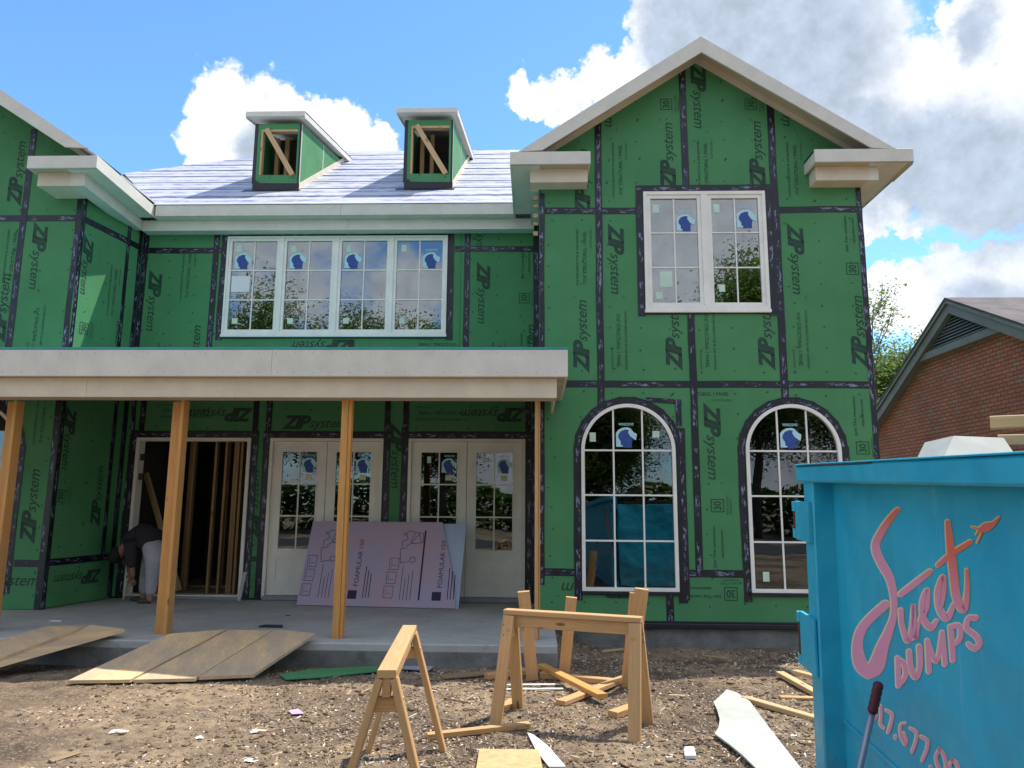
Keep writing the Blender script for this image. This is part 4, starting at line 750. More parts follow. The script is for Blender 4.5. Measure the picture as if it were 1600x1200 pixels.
# left wing roof seen through nothing else; dormers
def dormer(pxl, pxr, pyb, pyt, pybk):
    Yd = roof_hit((pxl + pxr) / 2, pyb).y; x0 = atY(pxl, pyb, Yd).x; x1 = atY(pxr, pyb, Yd).x; zb = RP(0, Yd) - .02; zt = atY(pxl, pyt, Yd - .1).z
    s2 = .22; bk = roof_hit(*pybk); Yb = bk.y; zbk = zt + s2 * (Yb - Yd)
    Yb = Yd + (zt - RP(0, Yd) - .12) / (SL - s2); ztop = lambda y: zt - .16 + s2 * (y - Yd)
    d_ = MB(); fw = .09; ox0, ox1, oz0, oz1 = x0 + fw, x1 - fw * .7, zb + .30, zt - .27
    def q(a0, a1, c0, c1): d_.box(a0, a1, Yd, Yd + .015, c0, c1)
    q(x0, ox0, zb, ztop(Yd)); q(ox1, x1, zb, ztop(Yd)); q(ox0, ox1, zb, oz0); q(ox0, ox1, oz1, ztop(Yd)); dm = d_.build('dormer', 'green_sheathing', HP)
    for xs_, e in ((x0, .015), (x1, -.015)):
        b = MB(); b.prism([(xs_, Yd + .016, zb), (xs_, Yb, RP(0, Yb)), (xs_, Yb, ztop(Yb)), (xs_, Yd + .016, ztop(Yd))], (e, 0, 0)); b.build('side_wall', 'green_sheathing', dm)
    b = MB(); b.box(ox0, ox0 + .03, Yd - .002, Yd + .1, oz0, oz1); b.box(ox0 + .03, ox1, Yd - .002, Yd + .1, oz1 - .04, oz1); b.build('rough_frame', 'pale_lumber', dm)
    for xx in (ox0 + .09, ox0 + .27): b = MB(); b.box(xx, xx + .07, Yd + .45, Yd + .53, zb, zt - .2); b.build('stud', 'stud_lumber', dm)
    b = MB(); b.bar((ox0 + .09, Yd - .03, oz1 - .0), (ox1 - .05, Yd - .03, oz0 - .01), .035, .09, (0, 1, 0)); 
    b = MB(); b.bar((ox0 + .09, Yd - .02, oz1 - .0), (ox1 - .05, Yd - .02, oz0 - .01), .09, .035, (0, 1, 0)); b.build('diagonal_brace', 'pale_lumber', dm)
    b = MB(); xa, xb = x0 - .16, x1 + .09; yA = Yd - .12
    b.prism([(xa, yA, zt - .02), (xb, yA, zt - .02), (xb, Yb + .2, zt - .02 + s2 * (Yb + .2 - yA)), (xa, Yb + .2, zt - .02 + s2 * (Yb + .2 - yA))], (0, 0, .022)); b.build('dormer_roof', 'black_membrane', dm)
    b = MB(); b.box(xa, xb, yA - .02, yA, zt - .09, zt - .0, .002); b.build('dormer_fascia', 'primed_trim', dm)
    for xx, e in ((xa, .02), (xb, -.02)):
        b = MB(); b.prism([(xx, yA, zt - .12), (xx, Yb + .18, zt - .12 + s2 * (Yb + .18 - yA)), (xx, Yb + .18, zt - .024 + s2 * (Yb + .18 - yA)), (xx, yA, zt - .024)], (e, 0, 0)); b.build('dormer_fascia', 'primed_trim', dm)
    b = MB(); b.prism([(xa + .02, yA, zt - .10), (xb - .02, yA, zt - .10), (xb - .02, Yb, zt - .10 + s2 * (Yb - yA)), (xa + .02, Yb, zt - .10 + s2 * (Yb - yA))], (0, 0, .01)); b.build('dormer_soffit', 'primed_trim', dm)
    def fl(pts, ext): b = MB(); b.prism(pts, ext); b.build('dormer_flashing', 'black_membrane', dm)
    fl([(x0 - .012, Yd - .006, zb - .03), (x1 + .01, Yd - .006, zb - .03), (x1 + .01, Yd - .006, zb + .14), (x0 + .12, Yd - .006, zb + .15), (x0 - .012, Yd - .006, zb + .24)], (0, .006, 0))
    fl([(x0 - .14, Yd - .14, RP(0, Yd - .14) + .006), (x1 + .05, Yd - .14, RP(0, Yd - .14) + .006), (x1 + .05, Yd, RP(0, Yd) + .006), (x0 - .14, Yd, RP(0, Yd) + .006)], (0, 0, .006))
    for xx in (x0, x1): fl([(xx - .03, Yd - .004, zb + .14), (xx + .03 * (xx == x0), Yd - .004, zb + .14), (xx + .03 * (xx == x0), Yd - .004, ztop(Yd)), (xx - .03, Yd - .004, ztop(Yd))], (0, .003, 0))
    b = MB(); b.prism([(x1 + .001, Yd, RP(0, Yd) - .01), (x1 + .001, Yb, RP(0, Yb) - .01), (x1 + .001, Yb, RP(0, Yb) + .12), (x1 + .001, Yd, RP(0, Yd) + .12)], (.012, 0, 0)); b.build('side_flashing', 'raw_trim', dm)
    b = MB(); b.box(x1 + .001, x1 + .005, Yd + 1.28, Yd + 1.34, RP(0, Yd + 1.3) + .13, ztop(Yd + 1.28)); b.build('side_tape', 'cement_sheet', dm)
    b = MB(); b.box(x1 + .001, x1 + .004, Yd, Yd + .05, zb + .14, ztop(Yd)); b.build('side_tape', 'cement_sheet', dm)
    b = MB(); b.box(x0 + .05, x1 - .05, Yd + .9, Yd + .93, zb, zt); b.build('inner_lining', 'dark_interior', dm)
dormer(395, 466, 297, 176, (545, 250)); dormer(632, 706, 295, 170, (738, 256))
# ------------------------------------------------------------------ PORCH
PY = 7.9
porch = thing('porch_roof', 'flat cream porch roof beam spanning the left half of the house front', 'porch roof', (-3, 8, 2.7))
def pp(name, mat, *a, ch=.004): b = MB(); b.box(*a, ch); return b.build(name, mat, porch)
for a0, a1 in ((-14, -6.8), (-6.797, -2.9), (-2.897, .34)): pp('fascia', 'primed_trim', a0, a1, PY, PY + .03, 2.975, 3.275)
pp('drip_edge', 'teal_flashing', -14, .345, PY - .006, PY + .05, 3.277, 3.295, ch=0)
for a0, a1 in ((-14, -5.0), (-4.997, .222)): pp('beam_face', 'raw_trim', a0, a1, PY + .10, PY + .125, 2.757, 2.973)
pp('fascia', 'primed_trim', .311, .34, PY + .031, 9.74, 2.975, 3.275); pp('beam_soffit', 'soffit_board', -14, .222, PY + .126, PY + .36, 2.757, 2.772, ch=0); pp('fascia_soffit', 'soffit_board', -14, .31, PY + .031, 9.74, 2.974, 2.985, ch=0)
pp('beam_back', 'raw_trim', -14, .222, PY + .345, PY + .36, 2.773, 2.973, ch=0); pp('end_beam', 'raw_trim', .19, .222, PY + .361, 9.74, 2.80, 2.973)
b = MB(); b.prism([(-14, PY + .01, 3.278), (.33, PY + .01, 3.278), (.33, 9.78, 3.40), (.03, 9.78, 3.40), (.03, 11.28, 3.5), (-6.38, 11.28, 3.5), (-6.6, 9.98, 3.40), (-14, 9.98, 3.40)], (0, 0, .02)); b.build('roof_deck', 'osb_inside', porch)
b = MB(); b.prism([(-14, PY + .01, 3.2985), (.33, PY + .01, 3.2985), (.33, 9.78, 3.4205), (.03, 9.78, 3.4205), (.03, 11.28, 3.5205), (-6.38, 11.28, 3.5205), (-6.6, 9.98, 3.4205), (-14, 9.98, 3.4205)], (0, 0, .004)); b.build('roof_membrane', 'teal_flashing', porch)
b = MB()
for k in range(34):
    for zz_ in (3.02, 3.23): x_ = -6.5 + k * .203 + random.uniform(-.02, .02); b.box(x_ - .004, x_ + .004, PY - .0012, PY, zz_ - .004, zz_ + .004)
o = b.build('nail_heads', 'grey_trim', porch); o['kind'] = 'stuff'
# posts
def post(px_b, py_b, label, kind):
    p = atZ(px_b, py_b, .19); t = thing('porch_post', label, 'post', (p.x, p.y, .19), group='temporary lumber posts under the porch beam')
    h = 2.755
    if kind == 'V':
        b = MB(); b.box(p.x - .085, p.x + .055, p.y, p.y + .038, .192, h, .004); b.build('post_plank', 'post_lumber', t); b = MB(); b.box(p.x + .056, p.x + .094, p.y - .10, p.y + .04, .192, h, .004); b.build('post_plank', 'post_lumber', t)
    elif kind == 'P':
        b = MB(); b.box(p.x - .055, p.x + .02, p.y, p.y + .09, .192, h, .005); b.build('post_plank', 'post_lumber', t); b = MB(); b.box(p.x + .021, p.x + .058, p.y + .012, p.y + .10, .192, h, .005); b.build('post_plank', 'post_lumber', t)
    else:
        b = MB(); b.box(p.x - .02, p.x + .018, p.y, p.y + .14, .192, h, .004); b.build('post_plank', 'lumber', t); b = MB(); b.box(p.x + .019, p.x + .04, p.y + .02, p.y + .14, .192, h, .004); b.build('post_plank', 'post_lumber', t)
post(-18, 985, 'orange lumber post at the far left edge of the porch', 'V'); post(253, 990, 'wide orange V-shaped double plank post in front of the bending worker', 'V'); post(526, 998, 'medium lumber post in front of the pink foam board', 'P'); post(838, 1000, 'thin lumber post at the right end of the porch beside the black taped corner', 'T')
# ------------------------------------------------------------------ foam boards leaning on the doors
q0, q1 = atZ(463, 945, .2), atZ(712, 951, .2)
foam = thing('foam_board', 'pinkish purple printed insulation board leaning against the white french doors', 'foam board', tuple(q0))
dr = (q1 - q0); dr.z = 0; L_ = dr.length; dr.normalize(); upv = (Vector((-dr.y, dr.x, 0)) * .34 + Vector((0, 0, .94))).normalized(); H_ = 1.225; nn_ = dr.cross(upv).normalized()
if nn_.y > 0: nn_ = -nn_
b = MB(); b.prism([q0, q0 + dr * L_, q0 + dr * (L_ - .10) + upv * H_ * .42, q0 + dr * (L_ - .30) + upv * H_, q0 + dr * .02 + upv * H_], nn_ * -.03); b.build('board', 'foam_pink', foam)
class FW(Wall):
    def __init__(s): s.o = q0; s.d = dr; s.n = nn_
    def mat(s, a, h, off, ang=0):
        c3 = [dr, upv, nn_]; m4 = Matrix(((c3[0].x, c3[1].x, c3[2].x, 0), (c3[0].y, c3[1].y, c3[2].y, 0), (c3[0].z, c3[1].z, c3[2].z, 0), (0, 0, 0, 1)))
        return Matrix.Translation(q0 + dr * a + upv * h + nn_ * off) @ m4 @ Matrix.Rotation(math.radians(ang), 4, 'Z')
    def p(s, a, h, off=0): return q0 + dr * a + upv * h + nn_ * off
FOM = FW(); fm = text_mesh('j', 'FOAMULAR', 1, 'pink_print', 0, .0); f150 = text_mesh('k', '150', 1, 'pink_print'); fc = text_mesh('l', 'F', 1, 'foam_pink', 0, .03)
FL = join_meshes('printed_name', [(fm, fit(fm, .50, .068, 0, 0)), (f150, fit(f150, .13, .06, .36, .0))], 'pink_print')
def frect(b, a0, a1, h0, h1, off=.0015): b.face([FOM.p(a0, h0, off), FOM.p(a1, h0, off), FOM.p(a1, h1, off), FOM.p(a0, h1, off)])
for a in (.82, 2.03):
    stamp(FL, 'printed_name', foam, FOM, a, .53, .002, 90); b = MB(); frect(b, a - .1, a + .03, .1, .22); b.build('printed_square', 'pink_print', foam)
    b = MB()
    for k in range(3): frect(b, a + .115 + k * .042, a + .127 + k * .042, .12, .56 - .05 * k)
    b.build('printed_lines', 'pink_print', foam)
b = MB(); frect(b, 1.735, 1.76, .1, 1.1); b.build('printed_bar', 'pink_print', foam)
def outline(a0, a1, h0, h1, t=.007):
    b = MB(); frect(b, a0, a1, h0, h0 + t); frect(b, a0, a1, h1 - t, h1); frect(b, a0, a0 + t, h0, h1); frect(b, a1 - t, a1, h0, h1); frect(b, a0 + .03, a0 + .035, h0 + .03, h1 - .04); frect(b, a0 + .05, a1 - .03, h0 + .06, h0 + .066); b.build('printed_diagram', 'pink_print', foam)
for a, h in ((.03, .13), (.04, .34), (.05, .54), (1.23, .12), (1.25, .32), (1.27, .52)): outline(a, a + .14, h, h + .17)
def strokes(pts_list, t=.008, name='printed_diagram'):
    b = MB()
    for pts in pts_list:
        for (a0, h0), (a1, h1) in zip(pts, pts[1:]):
            d = Vector((a1 - a0, h1 - h0)); 
            if d.length < 1e-5: continue
            d.normalize(); n_ = Vector((-d.y, d.x)) * t / 2; b.face([FOM.p(a0 - n_.x, h0 - n_.y, .0015), FOM.p(a1 - n_.x, h1 - n_.y, .0015), FOM.p(a1 + n_.x, h1 + n_.y, .0015), FOM.p(a0 + n_.x, h0 + n_.y, .0015)])
    b.build(name, 'pink_print', foam)
for A in (.22, 1.40):
    strokes([[(A, .82), (A + .03, .62), (A + .15, .64)], [(A, .82), (A + .1, .84)], [(A + .16, .64), (A + .17, .70), (A + .23, .70), (A + .24, .65), (A + .2, .62), (A + .16, .64)], [(A + .03, .85), (A + .02, .93), (A + .1, .97), (A + .08, 1.03), (A + .02, 1.06)], [(A + .08, .86), (A + .14, .9), (A + .33, .92), (A + .32, 1.05), (A + .1, 1.09), (A + .04, 1.02)], [(A + .16, .92), (A + .26, 1.05), (A + .3, .93)], [(A + .2, 1.06), (A + .14, .94), (A + .18, .9)]])
    b = MB(); 
    for k in range(4): frect(b, A + .07 + k * .05, A + .078 + k * .05, .1, .58 - .06 * ((k * 7) % 4))
    b.build('printed_lines', 'pink_print', foam)
foam2 = thing('foam_board', 'pale bluish wrapped board standing behind the pink foam board, only its right end showing', 'foam board', tuple(q0 + dr * .1))
b = MB(); bo = -nn_ * .034; b.prism([q0 + bo + dr * .3, q0 + bo + dr * (L_ + .03), q0 + bo + dr * (L_ + .05) + upv * (H_ - .01), q0 + bo + dr * .3 + upv * (H_ - .01)], -nn_ * .03); b.build('board', 'blue_wrap', foam2)
# ------------------------------------------------------------------ lumber things
def lumber(name, label, cat, p, q, w=.089, t=.038, mat='lumber', group=None, up=(0, 0, 1)):
    p = Vector(p); q = Vector(q); mid = (p + q) / 2; b = MB(); b.bar(p - mid, q - mid, w, t, up, .004); o = b.build(name, mat, None); o.location = mid; return tag(o, label, cat, group)
# ramps
def ramp(label, corners, mat='ramp_board', th=.028):      # near-left, near-right, far-right, far-left in the world
    c = [Vector(p) for p in corners]; e1 = (c[1] - c[0]).normalized() * .012; e2 = (c[2] - c[3]).normalized() * .012; dz = Vector((0, 0, random.uniform(-.008, .010))); c = [c[0] + e1 + dz, c[1] - e1 + dz, c[2] - e2 + dz, c[3] + e2 + dz]; t = sum(c, Vector()) / 4; b = MB(); P = [p - t for p in c]; d = Vector((0, 0, -th))
    b.prism([p + d for p in P], -d)
    lx = (c[3] - c[0]).length; uvs = {}
    b.uv = []
    for f in b.f:
        for vi in f:
            p = b.v[vi] + t; e = (c[3] - c[0]).normalized(); s_ = (c[1] - c[0]).normalized(); b.uv.append(((p - c[0]).dot(e), (p - c[0]).dot(s_)))
    o = b.build('ramp_plank', mat, None); o.location = t; return tag(o, label, 'plank', 'planks making a ramp up to the porch slab')
def rc(px, py, top): 
    if top: return atZ(px, py, .275)
    return ground_at(px, py, .05)
ramp('right plank of the three-plank ramp, nearest the lumber post', [rc(308, 1067, 0), rc(398, 1063, 0), rc(495, 990, 1), rc(428, 984, 1)])
ramp('middle plank of the three-plank ramp between its two neighbours', [rc(206, 1070, 0), rc(307, 1067.5, 0), rc(427, 984, 1), rc(356, 983, 1)])
ramp('left plank of the three-plank ramp with stepped left edge', [rc(103, 1072, 0), rc(205, 1070.5, 0), rc(355, 983, 1), rc(262, 990, 1)])
ramp('long plank at the left picture edge sloping up to the slab, right one of two', [rc(-105, 1078, 0), rc(0, 1049, 0), rc(197, 984, 1), rc(140, 977, 1)])
ramp('long plank at the left picture edge sloping up to the slab, left one of two', [rc(-330, 1110, 0), rc(-108, 1078, 0), rc(138, 977, 1), rc(70, 978, 1)])
# sawhorse
def sawhorse(label, A, B, hgt, flip=False, spread=.27, inset=.06):
    A = Vector(A); B = Vector(B); d = (B - A); ln = d.length; d.normalize(); base = Vector(((A.x + B.x) / 2, (A.y + B.y) / 2, min(gz(A.x, A.y), gz(B.x, B.y)))); s_ = d.cross(Vector((0, 0, 1))).normalized()
    t = thing('sawhorse', label, 'sawhorse', tuple(base), group='lumber sawhorses in the yard'); Z = 1
    zt = base.z + hgt; a = Vector((A.x, A.y, zt)); b_ = Vector((B.x, B.y, zt))
    b = MB(); b.bar(a + Vector((0, 0, -.019)), b_ + Vector((0, 0, -.019)), .095, .038); b.build('top_beam', 'lumber', t)
    b = MB(); b.bar(a + d * .01 + Vector((0, 0, -.085)), b_ - d * .01 + Vector((0, 0, -.085)), .04, .09); b.build('rail', 'lumber', t)
    for e, E in ((1, a), (-1, b_)):
        for sd in (-1, 1):
            top = E + d * e * .045 + s_ * sd * .035 + Vector((0, 0, -.045)); bt_ = E + d * e * (.045 - inset) + s_ * sd * spread; bt_.z = gz(bt_.x, bt_.y) - .015
            b = MB(); b.bar(top, bt_, .038, .089, d.cross(top - bt_)if False else s_, .004); 
            b = MB(); b.bar(top, bt_, .089, .038, s_, .004); b.build('leg', 'lumber', t)
        g_ = E + d * e * .05 + Vector((0, 0, -.17)); b = MB(); b.bar(g_ - s_ * .085, g_ + s_ * .085, .03, .07, (0, 0, 1)); b.build('brace', 'lumber', t)
    return t
def screws(t, pts):
    for p in pts: b = MB(); b.tube([p, p + Vector((0, -.003, 0))], .0045, 6); b.build('screw', 'black_metal', t)
sawhorse('lumber sawhorse in the foreground seen end-on, left of the wide sawhorse', atZ(604, 1049, .79) , atZ(640, 978, .79), .80, spread=.25)
sw_ = sawhorse('wide lumber sawhorse seen broadside in front of the porch corner', atZ(790, 954, .79), atZ(1003, 967, .79), .80, spread=.24, inset=.025)
lg_ = [c for c in sw_.children if c.name.startswith('leg')]
for x_, y_ in ((776, 976), (787, 976), (776, 990), (787, 992), (1005, 990), (1016, 991), (1006, 1004), (1016, 1006)):
    hit_ = None
    d_ = ray(x_, y_); o_ = Vector((0, 0, EYE))
    for c in lg_:
        off_ = ORG[sw_]; ok, lo, no, _ = c.ray_cast(o_ - off_, d_)
        if ok and (hit_ is None or lo.y < hit_.y): hit_ = lo + off_
    if hit_: screws(sw_, [hit_])
# upturned sawhorse behind: legs standing in the air
base = ground_at(905, 1062); t = thing('sawhorse', 'sawhorse standing upside down behind the wide one, its legs pointing up', 'sawhorse', tuple(base), group='lumber sawhorses in the yard')
def lg(x0, y0, Yb, x1, y1, Yt, name='leg', w=.11, th=.04):
    p = atY(x0, y0, Yb); q = atY(x1, y1, Yt); b = MB(); b.bar(p, q, w, th, (0, 1, 0), .004); b.build(name, 'lumber', t)
lg(832, 1062, 7.3, 818, 924, 7.15); lg(881, 1058, 7.45, 893, 933, 7.35, w=.105); lg(982, 1074, 7.1, 1003, 920, 6.95, w=.12); lg(976, 1068, 7.25, 989, 926, 7.2, w=.06)
b = MB(); p_, q_ = atY(845, 1054, 7.42), atY(985, 1068, 7.2); b.bar(p_, q_, .09, .05); b.build('top_beam', 'lumber', t)
def gl(label, x0, y0, x1, y1, w=.089, t_=.038, mat='lumber', lift=0, lift2=None, name='lumber_offcut', up=(0, 0, 1)):
    p = ground_at(x0, y0); q = ground_at(x1, y1); hh = t_ / 2 + .004; p.z += hh + lift; q.z += hh + (lift if lift2 is None else lift2)
    return lumber(name, label, 'board', p, q, w, t_, mat, 'lumber offcuts lying in the dirt', up)
gl('upper stud of the crossed pair beneath the wide sawhorse, slanting down to the right', 846, 1050, 942, 1103, .09, .04, lift=.035, lift2=.05, mat='post_lumber')
gl('lower stud of the crossed pair beneath the wide sawhorse, slanting up to the right', 876, 1103, 985, 1060, lift=0)
gl('short offcut at the right foot of the wide sawhorse', 957, 1122, 1003, 1106, .09, .045)
gl('long offcut lying on the dirt between the two sawhorses', 667, 1156, 827, 1138, .06, .04)
gl('rough offcut behind the left leg of the wide sawhorse, touching the upturned one', 760, 1062, 852, 1050, .09, .05, mat='lumber')
gl('dark weathered plank on the dirt left of the wide sawhorse', 690, 1060, 790, 1052, .14, .02, mat='old_lumber')
gl('small offcut against the left rear leg of the wide sawhorse', 785, 1112, 802, 1098, .08, .03)
gl('thin white trim strip under the wide sawhorse, nearer one of a pair', 785, 1079, 880, 1078, .03, .012, mat='white_scrap', name='trim_strip'); gl('thin white trim strip under the wide sawhorse, farther one of a pair', 790, 1072, 878, 1071, .03, .012, mat='white_scrap', name='trim_strip')
gl('long pale offcut running from the torn grey sheet to the dumpster corner', 1163, 1096, 1300, 1136, .075, .04, mat='pale_lumber')
gl('offcut beside the dumpster, steeper one of a stacked pair', 1219, 1058, 1290, 1098, .08, .04, lift=.01, mat='pale_lumber'); gl('offcut beside the dumpster lying on top of the steeper one', 1243, 1062, 1290, 1075, .07, .035, lift=.05, lift2=.05, mat='pale_lumber')
gl('flat brown offcut in front of the stacked pair beside the dumpster', 1218, 1092, 1290, 1094, .06, .02)
gl('thin crooked twig on the dirt between the sawhorses', 695, 1092, 735, 1100, .012, .010, mat='old_lumber', name='twig'); gl('short dark twig leaning in the dirt left of the long offcut', 690, 1126, 716, 1138, .010, .010, mat='old_lumber', lift2=.04, name='twig')
gl('small pair of stake offcuts by the house foundation', 940, 1020, 972, 1016, .06, .02, mat='pale_lumber'); gl('grey splintered board at the bottom left of the yard', 78, 1192, 122, 1178, .06, .012, mat='old_lumber')
gl('short stick on the porch slab edge behind the wide sawhorse', 812, 1006, 868, 1005, .04, .03, lift=.19, lift2=.19)
gl('pale splinter lying on bare dirt in front of the house foundation', 1100, 1026, 1135, 1030, .03, .012, mat='pale_lumber')
def sheet(label, pts, mat, name, cat, th=.012, lift=.012, sub=False):
    P = [ground_at(x, y, lift) for x, y in pts]; c = sum(P, Vector()) / len(P); zs = max(p.z for p in P) if len(P) < 5 else None
    bm = bmesh.new(); vs_ = [bm.verts.new(p - c) for p in P]; f = bm.faces.new(vs_); 
    r = bmesh.ops.extrude_face_region(bm, geom=[f]); bmesh.ops.translate(bm, verts=[v for v in r['geom'] if isinstance(v, bmesh.types.BMVert)], vec=(0, 0, th)); bmesh.ops.recalc_face_normals(bm, faces=bm.faces); bmesh.ops.triangulate(bm, faces=[f for f in bm.faces if len(f.verts) > 4])
    me = bpy.data.meshes.new(name); bm.to_mesh(me); bm.free(); me.materials.append(M[mat]); me.uv_layers.new(name='UVMap')
    for l in me.loops: co = me.vertices[l.vertex_index].co; me.uv_layers[0].data[l.index].uv = (co.x, co.y)
    o = bpy.data.objects.new(name, me); C.objects.link(o); o.location = c; return tag(o, label, cat)
sheet('large torn pale grey cement sheet lying on the dirt beside the dumpster', [(1136, 1085), (1152, 1090), (1163, 1098), (1172, 1104), (1205, 1150), (1255, 1215), (1185, 1215), (1160, 1190), (1140, 1173), (1117, 1156), (1123, 1146), (1125, 1133), (1121, 1118), (1115, 1105), (1125, 1096)], 'cement_sheet', 'cement_sheet', 'sheet', lift=.03)
sheet('square of oriented strand board at the bottom edge of the picture', [(749, 1179), (842, 1180), (850, 1222), (742, 1222)], 'osb', 'strand_board', 'board', .016, .02)
sheet('pointed white plastic strip lying on the dirt by the strand board', [(824, 1151), (833, 1154), (856, 1172), (884, 1205), (858, 1205), (838, 1180)], 'white_scrap', 'trim_strip', 'strip', .008, .02)
sheet('flat green sheathing offcut on the dirt between ramp and sawhorse', [(437, 1059), (480, 1051), (590, 1045), (592, 1053), (500, 1063), (447, 1066)], 'green_sheathing', 'sheathing_offcut', 'board', .011, .02)
sheet('grey panel piece on the ground behind the foreground sawhorse', [(626, 1048), (650, 1034), (682, 1042), (670, 1051)], 'grey_panel', 'panel_piece', 'board', .01, .015)
sheet('small white square carton lid on the dirt near the bottom centre', [(1070, 1174), (1084, 1174), (1088, 1188), (1070, 1188)], 'paper_white', 'carton_lid', 'scrap', .02, .01)
sheet('pink paper scrap on the dirt left of the foreground sawhorse', [(450, 1113), (466, 1110), (475, 1118), (456, 1119)], 'foam_pink', 'paper_scrap', 'scrap', .003, .012)
def scrap(label, px, py, s):
    c = ground_at(px, py); b = MB(); n_ = 9; P = []
    for j in range(4):
        for i in range(4): P.append(Vector(((i - 1.5) * s * .5 + random.uniform(-.15, .15) * s, (j - 1.5) * s * .35 + random.uniform(-.1, .1) * s, random.uniform(.2, 1) * s * .35)))
    for j in range(3):
        for i in range(3):
            if random.random() < .18 and (i, j) != (1, 1): continue
            q_ = [P[j * 4 + i], P[j * 4 + i + 1], P[j * 4 + i + 5], P[j * 4 + i + 4]]; b.face(q_)
    o = b.build('paper_scrap', 'paper_white'); o.location = c; tag(o, label, 'scrap', 'white scraps on the dirt')
scrap('crumpled white paper scrap left of the bottom centre, below the ramp', 187, 1146, .07); scrap('small white paper scrap just below the middle plank of the ramp', 316, 1080, .03); scrap('white paper scrap lower left between two larger scraps', 312, 1155, .05); scrap('crumpled grey white scrap right of the other scraps below the ramp', 400, 1145, .05); scrap('torn white scrap at the lower right of the wide sawhorse', 1046, 1184, .03); scrap('white crumb of paper under the wide sawhorse', 860, 1145, .03)
scrap('pale wrapper scrap at the bottom edge left of the foreground sawhorse', 390, 1190, .045); scrap('white paper scrap at the lower right of the torn grey sheet', 1240, 1150, .03)
# debris on porch
def on_slab(label, name, px, py, size, mat, th=.01):
    p = atZ(px, py, .19); b = MB(); b.prism([(-size, -size * .3, 0), (size, -size * .35, 0), (size * .8, size * .3, 0), (-size * .7, size * .4, 0)], (0, 0, th)); o = b.build(name, mat); o.location = (p.x, p.y, .1925); tag(o, label, 'scrap')
on_slab('black tool handle lying on the porch slab behind the ramp', 'hand_tool', 425, 980, .14, 'black_metal', .02); on_slab('white paper scrap on the slab beside the left wing corner', 'paper_scrap', 88, 971, .07, 'paper_white', .01); on_slab('dark scrap of tape on the porch slab', 'tape_scrap', 450, 962, .03, 'black_metal', .006)
p0 = atZ(386, 936, .19); b = MB(); b.bar((0, 0, 0), (.02, .12, .40), .05, .03); o = b.build('caulk_tube', 'cement_sheet'); o.location = (p0.x, 11.06, .2); tag(o, 'pale caulk tube standing by the green wall between the doorways', 'tube')
